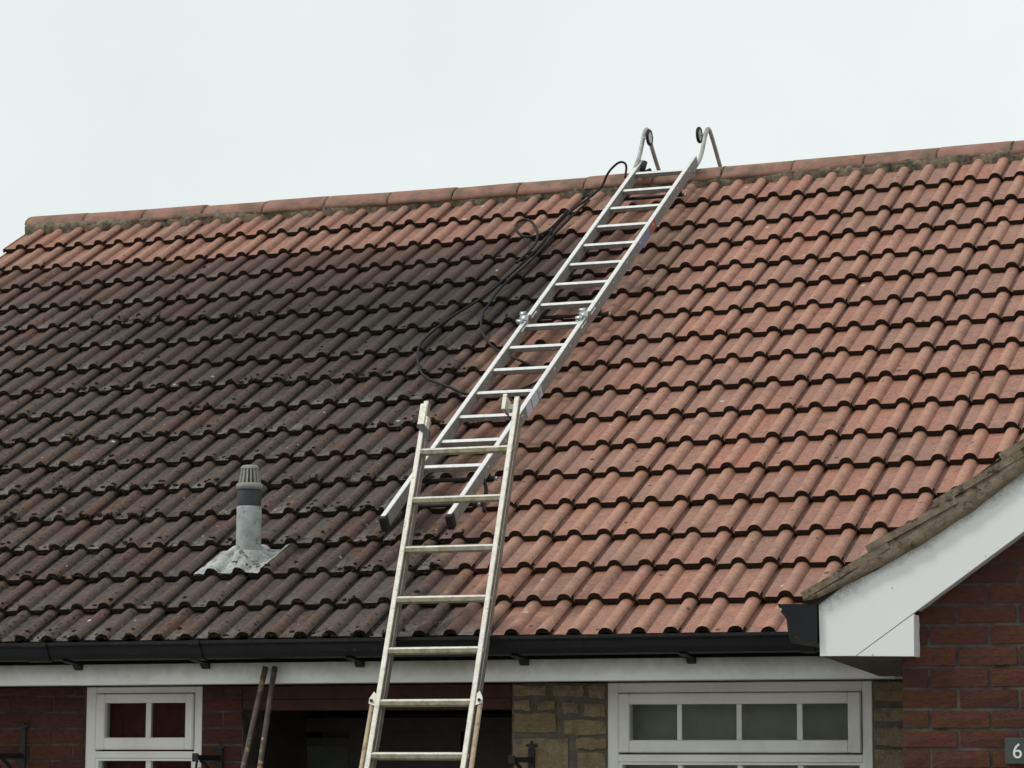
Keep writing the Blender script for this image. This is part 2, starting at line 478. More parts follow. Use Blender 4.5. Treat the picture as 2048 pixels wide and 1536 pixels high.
M_lead = noisy('white_oxidised_lead', (0.46, 0.48, 0.47), (0.27, 0.285, 0.275), 14, 0.75, 0, 0.4, 0.7, 0.01, 0.38, 0.62, 20, (0.10, 0.10, 0.085), (0.56, 0.64))
M_door = noisy('dark_stained_wood', (0.026, 0.021, 0.019), (0.040, 0.031, 0.026), 12, 0.5)
M_dcurt = noisy('dim_door_curtain', (0.13, 0.135, 0.115), (0.10, 0.105, 0.09), 8, 0.9, 0, 0.2, 0.0)
M_lintel = noisy('red_brown_lintel', (0.052, 0.026, 0.020), (0.075, 0.036, 0.027), 14, 0.8, 0, 0.25, 0.4)  # dark red-brown, darker than the brick beside it
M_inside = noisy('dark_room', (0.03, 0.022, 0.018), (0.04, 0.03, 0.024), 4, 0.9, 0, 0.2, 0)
M_refl_cloth = noisy('brick_reflection_cloth', (0.15, 0.060, 0.046), (0.11, 0.045, 0.036), 12, 0.95, 0, 0.2, 0.0)  # red-brown cloth stands in for brickwork reflected in the panes
M_blind = noisy('grey_green_blind', (0.52, 0.53, 0.44), (0.44, 0.45, 0.37), 9, 0.9, 0, 0.2, 0.1)
M_plate = noisy('slate_plate', (0.045, 0.058, 0.055), (0.06, 0.072, 0.068), 20, 0.6)
M_white = noisy('white_lettering', (0.70, 0.70, 0.68), (0.76, 0.76, 0.74), 20, 0.6)
M_sticker_b = noisy('blue_sticker', (0.12, 0.14, 0.30), (0.30, 0.30, 0.38), 90, 0.6)
M_sticker_r = noisy('red_sticker', (0.32, 0.06, 0.05), (0.36, 0.16, 0.13), 90, 0.6)
M_sticker_w = noisy('pale_sticker', (0.42, 0.46, 0.52), (0.52, 0.55, 0.60), 90, 0.6)
def glass():
    t = NT('window_glass')
    t.b.inputs['Transmission Weight'].default_value = 1.0
    t.b.inputs['IOR'].default_value = 1.45
    return t.fin((0.9, 0.93, 0.91), 0.02)
M_glass = glass()
def ground_material():
    t = NT('ground_gravel_and_grass')
    g = t.noise(0.6, 5, 0.6); g2 = t.noise(14, 4, 0.7)
    c = t.mix(g2, (0.27, 0.255, 0.235), (0.36, 0.345, 0.32))
    c = t.mix(t.mapr(g, 0.62, 0.68), c, t.mix(g2, (0.035, 0.06, 0.018), (0.07, 0.10, 0.03)))
    t.bump(g2, 0.6, 0.03)
    return t.fin(c, 0.95, 0, 0.2)
M_ground = ground_material()

# ------------------------------------------------------------------ ground
GZ = -2.40
g = MB()
NG = 24
gv = []
for iy in range(NG + 1):
    for ix in range(NG + 1):
        a, b = (ix / NG * 2 - 1), (iy / NG * 2 - 1)
        gv.append((math.copysign(abs(a) ** 3, a) * 900, math.copysign(abs(b) ** 3, b) * 900, GZ))
gf = [(iy * (NG + 1) + ix, iy * (NG + 1) + ix + 1, (iy + 1) * (NG + 1) + ix + 1, (iy + 1) * (NG + 1) + ix) for iy in range(NG) for ix in range(NG)]
g.add(gv, gf)
tag(g.build('ground', M_ground), kind='structure')

# unseen brick house and hedge, added for the front windows to reflect
M_refl_house = noisy('reflection_brickwork', (0.11, 0.042, 0.030), (0.075, 0.030, 0.023), 6, 0.95, 0, 0.2, 0)
M_refl_hedge = noisy('reflection_hedge_leaves', (0.022, 0.036, 0.014), (0.06, 0.085, 0.032), 7, 0.9, 0, 0.2, 0.8, 0.05)
q = MB()
q.prism([(-21.0, GZ - 0.01), (-13.5, GZ - 0.01), (-13.5, 0.6), (-17.25, 3.4), (-21.0, 0.6)], 'x', -19.0, -7.6)
tag(q.build('reflection_house', M_refl_house), kind='structure')
hv, hf = [], []
NHX, NHZ = 60, 14
for a in range(NHX + 1):
    for b in range(NHZ + 1):
        an = math.pi * b / NHZ
        x_ = -7.3 + 17.5 * a / NHX
        k_ = 1 + 0.16 * noise.noise(Vector((x_ * 1.6, b * 0.9, 4))) + 0.08 * noise.noise(Vector((x_ * 5, b * 2.0, 9)))
        hv.append((x_, -15.6 - 1.0 * math.cos(an) * k_, GZ - 0.02 + 2.9 * math.sin(an) ** 0.5 * k_ if 0 < b < NHZ else GZ - 0.02))
for a in range(NHX):
    for b in range(NHZ):
        hf.append((a * (NHZ + 1) + b, (a + 1) * (NHZ + 1) + b, (a + 1) * (NHZ + 1) + b + 1, a * (NHZ + 1) + b + 1))
q = MB(); q.add(hv, hf)
tag(q.build('reflection_hedge', M_refl_hedge), kind='structure')

# ------------------------------------------------------------------ the bungalow
house = empty('bungalow', Matrix.Translation((0, 0.35, GZ)), 'red brick bungalow with a half cleaned terracotta tiled roof and white fascias', 'house')
HI = Matrix.Translation((0, -0.35, -GZ))           # children keep world coordinates
def part(mb, name, mats, parent=None, label=None):
    o = mb.build(name, mats, house if parent is None else parent, HI if parent is None else None)
    if label: o['label'] = label
    return o

XL, XR = -6.42, 9.0
WY = 0.35            # front wall face
EZ = -0.222          # underside of the fascia

# --- roof deck under the tiles (front slope, back slope, left gable edge)
rd = MB()
def slab(y0, z0, y1, z1, t, x0, x1):
    rd.prism([(y0, z0), (y1, z1), (y1, z1 - t), (y0, z0 - t)], 'x', x0, x1)
d0 = rp(0, 0.05, -0.115) - Vector((0, 0, 0)); 
slab(0.05, -0.075, APEX_Y, APEX_Z - 0.10, 0.05, -6.555, XR)
slab(APEX_Y + 0.001, APEX_Z - 0.10, 2 * APEX_Y - 0.05, -0.075, 0.05, -6.60, XR)
roof = part(rd, 'roof', M_under)
NOROOF = Matrix.Identity(4)

# --- one interlocking tile: two rolls, flat pans, nose at the lower edge
ROLL = [(-0.039, -0.0302), (-0.0345, -0.0215), (-0.026, -0.0095), (-0.014, -0.0020), (0, 0), (0.014, -0.0020), (0.0255, -0.0095), (0.0335, -0.0235)]
RH = [0, .1, .5, .9, 1, .9, .5, .1]
FULL = [(-0.300, -0.014, 0), (-0.283, -0.030, 0), (-0.272, -0.042, 0), (-0.252, -0.042, 0), (-0.247, -0.0305, 0), (-0.225, -0.0300, 0)] + [(x - 0.15, z, h) for (x, z), h in zip(ROLL, RH)] + [(-0.1145, -0.0302, 0), (-0.075, -0.0305, 0)] + \
       [(x, z, h) for (x, z), h in zip(ROLL[:-1], RH[:-1])] + [(0.0338, -0.0215, 0.1)]
EDGE = [(-0.138, -0.040, 0), (-0.136, -0.030, 0)] + [q for q in FULL if q[0] > -0.12]
NOSE = 0.028
def tile_geo(seed, length=0.40, prof=None):
    PROF = prof or FULL
    NP = len(PROF)
    r = random.Random(seed)
    v, f, mi, roll = [], [], [], []
    rows = [(0.0, -0.0035), (0.009, 0.0), (length, 0.0)]
    jig = [r.uniform(-0.002, 0.002) for _ in PROF]
    for y, dz in rows:
        for k, (x, z, h) in enumerate(PROF):
            v.append((x, y + ((jig[k] + (0.035 if x < -0.262 else 0)) if y < 0.05 else 0), z + dz)); roll.append(h)
    for a in range(2):
        for k in range(NP - 1):
            f.append((a * NP + k, a * NP + k + 1, (a + 1) * NP + k + 1, (a + 1) * NP + k)); mi.append(0)
    # nose
    b0 = len(v)
    for k, (x, z, h) in enumerate(PROF):
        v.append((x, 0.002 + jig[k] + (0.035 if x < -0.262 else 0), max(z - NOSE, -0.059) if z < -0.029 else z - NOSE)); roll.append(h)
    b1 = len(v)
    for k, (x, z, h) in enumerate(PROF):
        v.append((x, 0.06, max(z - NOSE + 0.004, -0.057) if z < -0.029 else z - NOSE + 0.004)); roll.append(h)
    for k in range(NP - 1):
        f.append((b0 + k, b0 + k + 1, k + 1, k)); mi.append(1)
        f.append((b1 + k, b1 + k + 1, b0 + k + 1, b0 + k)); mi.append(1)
    # lip of the right hand roll, standing clear of the next tile
    e0 = len(v)
    x, z, h = PROF[-1]
    v += [(x, 0.0, z - 0.003), (x, length, z - 0.003), (x - 0.010, 0.0, z - 0.003), (x - 0.010, length, z - 0.003)]; roll += [0] * 4
    f += [(NP - 1, e0, e0 + 1, 2 * NP + NP - 1), (e0, e0 + 2, e0 + 3, e0 + 1)]; mi += [0, 1]
    return v, f, mi, roll
def tile_mesh(seed, length=0.40, prof=None):
    v, f, mi, roll = tile_geo(seed, length, prof)
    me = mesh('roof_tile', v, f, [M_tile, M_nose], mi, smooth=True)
    me.set_sharp_from_angle(angle=R(38))
    at = me.attributes.new('roll', 'FLOAT', 'POINT')
    at.data.foreach_set('value', roll)
    at = me.attributes.new('along', 'FLOAT', 'POINT')
    at.data.foreach_set('value', [q[1] / 0.4 for q in v])
    return me
VAR = [tile_mesh(i) for i in range(6)]
VAR_EDGE = [tile_mesh(40 + i, 0.385, EDGE) for i in range(2)]
VAR_TOP = [tile_mesh(20 + i, 0.41) for i in range(3)]

# the wing's left roof plane hides the lower right tiles: valley line
WING_Z0, WING_X0, WING_K = 0.085, 0.402, 0.70
def wing_z(x): return WING_Z0 + (x - WING_X0) * WING_K

def proj(p):
    d = p - CAM
    z = d.dot(fwd)
    return 1024 + 5624 * d.dot(rgt) / z, 768 - 5624 * d.dot(upv) / z
tiles = []
for j in range(17):
    for k in range(-22, 16):
        i = 2 * k + 1                         # right roll of the tile
        x = i * W2 + rnd.uniform(-0.002, 0.002)
        if x < -6.50: continue
        p = rp(x, S[j], 0)
        xm = x - 0.10
        pm = rp(xm, S[j] + 0.16)
        if x > 0.2 and p.z < wing_z(x - 0.24) - 0.12 and p.y > -1: continue
        if x > 0.30 and j == 0: continue
        q = rp(x, S[j + 1], -STEP)
        ey = (q - p).normalized()
        ex = (RX + RN * rnd.uniform(-0.006, 0.006)).normalized()
        ez = ex.cross(ey).normalized()
        ex = ey.cross(ez)
        M = Matrix.Identity(4)
        for c_, vv in enumerate((ex, ey, ez)):
            M[0][c_], M[1][c_], M[2][c_] = vv
        M.translation = p + RN * rnd.uniform(-0.0015, 0.0025) + RS * rnd.uniform(-0.004, 0.004)
        a = proj(rp(x - 0.26, S[j])); b = proj(rp(x + 0.04, S[j])); c = proj(rp(x - 0.26, S[j] + 0.32)); d = proj(rp(x + 0.04, S[j] + .32))
        xs = [max(0, min(2048, q_[0])) for q_ in (a, b, c, d)]; ys = [max(0, min(1536, q_[1])) for q_ in (a, b, c, d)]
        vis = (max(xs) - min(xs)) * (max(ys) - min(ys))
        tiles.append((vis, j, M, x < -6.4))
tiles.sort(key=lambda t: -t[0] - (1e6 if t[3] else 0))
for n_, (vis, j, M, edge_) in enumerate(tiles[:300]):
    me = (VAR_TOP if j == 16 else VAR)[rnd.randrange(3 if j == 16 else 6)]
    if edge_: me = VAR_EDGE[j % 2]
    o = link('roof_tile', me, roof)
    o.matrix_basis = M
# the rest of the field, smaller in the picture, as one part
fv, ff, fm, fr, ft, fa = [], [], [], [], [], []
for vis, j, M, edge_ in tiles[300:]:
    v, f, mi, roll = tile_geo(rnd.randrange(99), 0.41 if j == 16 else 0.40)
    k0 = len(fv); tv = rnd.random()
    fv += [M @ Vector(q) for q in v]; ff += [tuple(q + k0 for q in fc) for fc in f]; fm += mi; fr += roll; ft += [tv] * len(v); fa += [q[1] / 0.4 for q in v]
# the wing's own left slope, seen only from beside the house
for j in range(7):
    for k in range(0, 5):
        s0 = 0.02 + j * 0.32
        el = math.atan(WING_K)
        base = Vector((WING_X0 - 0.03 + s0 * math.cos(el), -0.60 + k * 0.30, WING_Z0 - 0.045 + s0 * math.sin(el)))
        if base.y > 0.12 + base.z * 1.5 or base.z < -1: continue
        ex = Vector((0, 1, 0)) * -1
        ey = Vector((math.cos(el), 0, math.sin(el))) - Vector((-math.sin(el), 0, math.cos(el))) * 0.09
        ey.normalize(); ez = ex.cross(ey).normalized()
        M = Matrix.Identity(4)
        for c_, vv in enumerate((ex, ey, ez)):
            M[0][c_], M[1][c_], M[2][c_] = vv
        M.translation = base
        v, f, mi, roll = tile_geo(rnd.randrange(99))
        k0 = len(fv); tv = rnd.random()
        fv += [M @ Vector(q) for q in v]; ff += [tuple(q + k0 for q in fc) for fc in f]; fm += mi; fr += roll; ft += [tv] * len(v); fa += [q[1] / 0.4 for q in v]
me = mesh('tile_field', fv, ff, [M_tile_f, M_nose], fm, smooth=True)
me.set_sharp_from_angle(angle=R(38))
me.attributes.new('roll', 'FLOAT', 'POINT').data.foreach_set('value', fr)
me.attributes.new('along', 'FLOAT', 'POINT').data.foreach_set('value', fa)
me.attributes.new('tint', 'FLOAT', 'POINT').data.foreach_set('value', ft)
tag(link('tile_field', me, roof), kind='stuff')

# --- ridge tiles on a bed of mortar
RC = Vector((0, APEX_Y, 2.992)); RR = 0.132
def ridge_sag(x):
    s = 5.58
    return nn(x, 5.3) * CT - 0.027
x = -6.585; L = 0.452
joints = []
while x < 4.0:
    v, f = [], []
    r1, t = RR + rnd.uniform(-0.003, 0.003), 0.018
    dz = [ridge_sag(x) + rnd.uniform(-0.003, 0.003), ridge_sag(x + L) + rnd.uniform(-0.003, 0.003)]
    NA = 12
    for e, xx in enumerate((x + 0.004, x + 0.012, x + L - 0.012, x + L - 0.004)):
        d_ = dz[0] if e < 2 else dz[1]
        rr_ = r1 - (0.005 if e in (0, 3) else 0)
        for k in range(NA + 1):
            a = R(13 + 154 * k / NA)
            v.append((xx, RC.y - rr_ * math.cos(a), RC.z + d_ + rr_ * math.sin(a)))
    n1 = NA + 1
    for e in range(3):
        for k in range(NA):
            f.append((e * n1 + k, e * n1 + k + 1, (e + 1) * n1 + k + 1, (e + 1) * n1 + k))
    b0 = len(v)
    for xx, d_ in ((x + 0.004, dz[0]), (x + L - 0.004, dz[1])):
        for k in range(NA + 1):
            a = R(13 + 154 * k / NA)
            v.append((xx, RC.y - (r1 - t) * math.cos(a), RC.z + d_ + (r1 - t) * math.sin(a)))
    for k in range(NA):
        f.append((b0 + k, b0 + k + 1, k + 1, k))
        f.append((b0 + n1 + k, b0 + n1 + k + 1, 3 * n1 + k + 1, 3 * n1 + k))
    f.append((b0, b0 + n1, 3 * n1, 2 * n1)); f.append((b0, 2 * n1, n1, 0))
    mb = MB(); mb.add(v, f, 0, True)
    mb.build('ridge_tile', M_ridge, roof)
    joints.append(x)
    x += L
# mortar bed: lumpy strip filling the pans below the ridge tiles, and joints between them
v, f = [], []
NX = 900
x0, x1 = -6.565, 3.9
prof = [(5.418, -0.090), (5.428, -0.052), (5.438, -0.028), (5.456, -0.012), (5.472, -0.006), (5.490, -0.004), (5.53, -0.02)]
for a in range(NX + 1):
    xx = x0 + (x1 - x0) * a / NX
    for b, (s, n) in enumerate(prof):
        q = Vector((xx * 9, s * 9, 3.1))
        dn = noise.noise(q * 1.0) * 0.012 + noise.noise(q * 3.1) * 0.008
        ds = noise.noise(q * 0.8 + Vector((7, 3, 1))) * 0.03 + noise.noise(q * 2.9 + Vector((1, 9, 4))) * 0.012
        if b > 4: ds *= 0.2
        if b == 0: dn = 0
        v.append(rp(xx, s + ds * 0.8, n + dn * 0.8))
npf = len(prof)
for a in range(NX):
    for b in range(npf - 1):
        f.append((a * npf + b, (a + 1) * npf + b, (a + 1) * npf + b + 1, a * npf + b + 1))
mb = MB(); mb.add(v, f, 0, True)
for xj in joints:
    pts = []
    for k in range(9):
        a = R(26 + 128 * k / 8)
        rj = RR - 0.004
        pts.append((xj + rnd.uniform(-0.003, 0.003), RC.y - rj * math.cos(a), RC.z + ridge_sag(xj) + rj * math.sin(a)))
    mb.tube(pts, 0.0038, 6)
mb.prism([(APEX_Y - 0.10, 3.005), (APEX_Y + 0.10, 3.005), (APEX_Y + 0.09, 3.06), (APEX_Y - 0.09, 3.06)], 'x', -6.575, -6.54)
part(mb, 'mortar_bed', M_mortar_r, roof)
# back slope tiles: one plain corrugated sheet of courses, hidden from the front
bs = MB()
for j in range(17):
    y0 = 2 * APEX_Y - (S[j] * CT); z0 = S[j] * ST
    y1 = 2 * APEX_Y - ((S[j] + 0.34) * CT); z1 = (S[j] + 0.34) * ST
    bs.prism([(y0, z0 - 0.03), (y1, z1 - 0.06), (y1, z1 - 0.075), (y0, z0 - 0.05)], 'x', -6.58, XR)
bs.build('back_slope_courses', M_tile_f, roof)

# --- moss cushions along the course edges of the uncleaned part
ico = [(0, 0, 1), (0.894, 0, 0.447), (0.276, 0.851, 0.447), (-0.724, 0.526, 0.447), (-0.724, -0.526, 0.447), (0.276, -0.851, 0.447),
       (0.724, 0.526, -0.447), (-0.276, 0.851, -0.447), (-0.894, 0, -0.447), (-0.276, -0.851, -0.447), (0.724, -0.526, -0.447)]
icf = [(0, 1, 2), (0, 2, 3), (0, 3, 4), (0, 4, 5), (0, 5, 1), (1, 6, 2), (2, 7, 3), (3, 8, 4), (4, 9, 5), (5, 10, 1), (6, 7, 2), (7, 8, 3), (8, 9, 4), (9, 10, 5), (10, 6, 1)]
def roll_h(x):
    a = (x / W2 + 0.5) % 1.0 - 0.5
    a *= W2
    for k in range(len(ROLL) - 1):
        if ROLL[k][0] <= a <= ROLL[k + 1][0]:
            t = (a - ROLL[k][0]) / (ROLL[k + 1][0] - ROLL[k][0])
            return ROLL[k][1] + t * (ROLL[k + 1][1] - ROLL[k][1])
    return -0.0305
mo = MB()
for n_ in range(6500):
    j = rnd.randrange(0, 14)
    x = rnd.uniform(-6.3, -2.15 if j > 3 else -1.75)
    dens = noise.noise(Vector((x * 0.9, j * 1.7, 0.3))) + 0.35 + 0.25 * noise.noise(Vector((x * 4, j * 3, 8)))
    # little moss on the far left, most in the middle of the dirty field
    dens += -0.35 if x < -5.2 else 0.12
    if j > 10: dens -= 0.25
    if rnd.random() > dens: continue
    sz = rnd.uniform(0.005, 0.0125)
    lo = rnd.random() < 0.8
    s = S[j] + (rnd.uniform(-0.006, 0.004) if lo else rnd.uniform(0.0, 0.05) ** 1.0)
    n = roll_h(x) - (rnd.uniform(0.004, 0.028) if lo else -0.001)
    c = rp(x, s, n)
    M = Matrix.Rotation(rnd.uniform(0, 6.3), 3, 'Z')
    sx, sy, sz_ = sz * rnd.uniform(0.9, 1.9), sz * rnd.uniform(0.7, 1.2), sz * rnd.uniform(0.5, 0.9)
    vv = []
    for q in ico:
        q = M @ Vector(q) * rnd.uniform(0.8, 1.2)
        vv.append(c + RX * q.x * sx + RS * q.y * sy + RN * q.z * sz_)
    mo.add(vv, icf, 0, True)
# crumbs lying in the pans
for n_ in range(900):
    j = rnd.randrange(0, 15)
    x = rnd.uniform(-6.3, -2.3)
    if noise.noise(Vector((x * 1.3, j * 2.1, 5.5))) < 0.0: continue
    t = rnd.random() ** 1.6 * 0.24
    n = roll_h(x) - STEP * t / 0.32
    if roll_h(x) > -0.028: continue
    c = rp(x, S[j] + 0.01 + t, n)
    sz = rnd.uniform(0.004, 0.011)
    vv = []
    for q in ico:
        q = Vector(q) * rnd.uniform(0.7, 1.25)
        vv.append(c + RX * q.x * sz * 1.3 + RS * q.y * sz * 1.5 + RN * q.z * sz * 0.5)
    mo.add(vv, icf, 0, True)
tag(mo.build('moss', M_moss, roof, fixn=False), kind='stuff')

# --- left gable and verge
gb = MB()
gb.prism([(WY, GZ), (2 * APEX_Y - WY, GZ), (2 * APEX_Y - WY, -0.02), (APEX_Y, APEX_Z - 0.18), (WY, -0.02)], 'x', -6.40, -6.18)
part(gb, 'gable_wall', M_brick)
vb = MB()
vb.prism([(0.06, -0.10), (APEX_Y, APEX_Z - 0.14), (APEX_Y, APEX_Z - 0.32), (0.14, -0.26)], 'x', -6.56, -6.54)
part(vb, 'gable_board', M_fascia)
bw = MB()
bw.box((-6.4, 2 * APEX_Y - WY, GZ), (XR, 2 * APEX_Y - WY - 0.2, -0.02))
part(bw, 'back_wall', M_brick)

# --- front wall: mortar backing with openings; bricks and stones stand 8 mm proud of it
WINL = (-3.595, -2.951); WINM = (-0.876, 0.363); DOOR = (-2.73, -1.342); DOOR_T = -0.336
SILL = -1.30
wl = MB()
yb0, yb1 = WY + 0.008, WY + 0.22
wl.box((-6.40, yb0, GZ), (WINL[0], yb1, EZ))
wl.box((WINL[0], yb0, GZ), (WINL[1], yb1, SILL))
wl.box((WINL[1], yb0, GZ), (DOOR[0], yb1, EZ))
wl.box((DOOR[0], yb0, DOOR_T), (DOOR[1], yb1, EZ))
wall = part(wl, 'front_wall', M_mort)
ws = MB()
ws.box((DOOR[1], yb0, GZ), (WINM[0], yb1, EZ))
ws.box((WINM[0], yb0, GZ), (WINM[1], yb1, SILL))
ws.box((WINM[1], yb0, GZ), (0.80, yb1, EZ))
swall = part(ws, 'stone_wall', M_smort)

BR = {}
def brick_mesh(w_, h_, d_=0.06, stone=False):
    key = (round(w_, 3), round(h_, 3), stone, rnd.randrange(3))
    if key in BR: return BR[key]
    r = random.Random(str(key))
    bm = bmesh.new()
    bmesh.ops.create_grid(bm, x_segments=4 if stone else 3, y_segments=2, size=0.5)
    j_ = 0.007 if stone else 0.0022
    for q in bm.verts:
        ex_ = abs(q.co.x) > 0.49; ey_ = abs(q.co.y) > 0.49
        X = q.co.x * w_; Z = q.co.y * h_
        Y = -r.uniform(0, 0.010 if stone else 0.003)
        if ex_ or ey_: Y = 0.002 + r.uniform(0, 0.004 if stone else 0.002)
        if ex_: X += r.uniform(-j_, j_ * 0.3) * math.copysign(1, q.co.x)
        if ey_: Z += r.uniform(-j_, j_ * 0.3) * math.copysign(1, q.co.y)
        if stone and ex_ and ey_: X *= 0.985; Z *= 0.965
        q.co = Vector((X, Y, Z))
    edges = [e for e in bm.edges if e.is_boundary]
    ret = bmesh.ops.extrude_edge_only(bm, edges=edges)
    for q in [x for x in ret['geom'] if isinstance(x, bmesh.types.BMVert)]:
        q.co.y = d_
    bmesh.ops.recalc_face_normals(bm, faces=bm.faces)
    me = bpy.data.meshes.new('stone' if stone else 'brick')
    bm.to_mesh(me); bm.free()
    me.materials.append(M_stone if stone else M_brick)
    BR[key] = me
    return me
def brick(parent, xa, xb, za, zb, y, stone=False, d_=0.06):
    me = brick_mesh(xb - xa, zb - za, d_, stone)
    o = link('stone' if stone else 'brick', me, parent)
    o.matrix_basis = Matrix.Translation(((xa + xb) / 2, y + rnd.uniform(-0.002, 0.002), (za + zb) / 2)) @ Matrix.Rotation(rnd.uniform(-0.004, 0.004), 4, 'Y')
    return o
def courses(parent, x0, x1, z_top, z_bot, pitch, y, off=0.0, blen=0.235, joint=0.010, clip=None, ztop_first=None):
    z = z_top; r = 0
    while z - pitch > z_bot - pitch * 0.5:
        xs = x0 - (off if r % 2 == 0 else off + blen / 2)
        while xs < x1:
            a, b = max(xs, x0), min(xs + blen, x1)
            if b - a > 0.025:
                za, zb = z - pitch + joint, z
                if clip is not None:
                    top = clip(a, b)
                    if top - za < 0.03:
                        xs += blen; continue
                    zb = min(zb, top)
                brick(parent, a + joint / 2, b - joint / 2, za, zb, y)
            xs += blen
        z -= pitch; r += 1
# left of the small window, between it and the porch, and the band above the porch
courses(wall, -4.55, WINL[0], -0.1943, -0.95, 0.0782, WY, 0.05, clip=lambda a, b: EZ - 0.003)
courses(wall, WINL[1], DOOR[0], -0.1885, -0.95, 0.0800, WY, 0.12, clip=lambda a, b: EZ - 0.003)
q = MB(); q.box((DOOR[0] + 0.002, WY - 0.003, DOOR_T + 0.001), (DOOR[1] - 0.002, WY + 0.0075, -0.288), bev=0.002)
q.box((DOOR[0] + 0.002, WY - 0.001, -0.2868), (DOOR[1] - 0.002, WY + 0.0075, EZ - 0.002), bev=0.002)
q.build('lintel', M_lintel, wall)
# limestone blocks between porch and big window and at the right of it
for a, b in [((-1.335, -0.356), (-1.119, -0.452)), ((-1.086, -0.390), (-0.882, -0.458)), ((-1.336, -0.471), (-1.057, -0.640)), ((-1.031, -0.472), (-0.881, -0.525)),
             ((-1.020, -0.537), (-0.881, -0.640)), ((-1.336, -0.296), (-1.250, -0.345)), ((-1.213, -0.300), (-1.124, -0.346)), ((-1.093, -0.305), (-1.009, -0.363)),
             ((-0.990, -0.312), (-0.881, -0.377)), ((-1.336, -0.228), (-1.170, -0.282)), ((-1.145, -0.228), (-0.985, -0.285)), ((-0.965, -0.228), (-0.881, -0.295)),
             ((0.370, -0.228), (0.560, -0.312)), ((0.370, -0.338), (0.62, -0.399)), ((0.370, -0.425), (0.54, -0.510)), ((0.370, -0.521), (0.66, -0.630)),
             ((0.585, -0.228), (0.765, -0.312)), ((0.645, -0.338), (0.765, -0.399)), ((0.565, -0.425), (0.765, -0.510)), ((0.685, -0.521), (0.765, -0.63)),
             ((-1.336, -0.665), (-1.12, -0.75)), ((-1.09, -0.665), (-0.881, -0.78)), ((0.37, -0.655), (0.765, -0.76))]:
    brick(swall, a[0], b[0], b[1], a[1], WY - 0.004, True, 0.08)

# porch recess and front door
pr = MB()
pr.box((-3.2, 1.25, GZ), (-1.0, 1.30, 0.0))
pr.box((-3.2, yb1 + 0.002, GZ), (DOOR[0] - 0.005, 1.249, -0.2)); pr.box((DOOR[1] + 0.005, yb1 + 0.002, GZ), (-1.0, 1.249, -0.2))
pr.box((DOOR[0] - 0.004, yb1 + 0.002, DOOR_T + 0.01), (DOOR[1] + 0.004, 1.249, -0.21))
part(pr, 'porch_recess', M_door)
dr = MB()
dr.box((-2.66, 1.10, GZ), (-1.38, 1.16, -0.345))
door = part(dr, 'front_door', M_door)
mb = MB()
for x_ in (-2.95, -2.49, -1.96):
    mb.box((x_, 1.06, GZ), (x_ + 0.07, 1.0995, -0.43))
mb.box((-2.95, 1.062, -0.43), (-1.42, 1.0995, -0.36))
mb.box((-2.88, 1.064, -0.50), (-2.49, 1.0995, -0.46))
mb.build('door_frame', M_door, door)
mb = MB(); mb.box((-2.88, 1.075, -1.6), (-2.49, 1.08, -0.50)); mb.build('pane', M_glass, door)
mb = MB(); mb.box((-2.879, 1.086, -1.6), (-2.491, 1.0985, -0.501)); mb.build('net_curtain', M_dcurt, door)

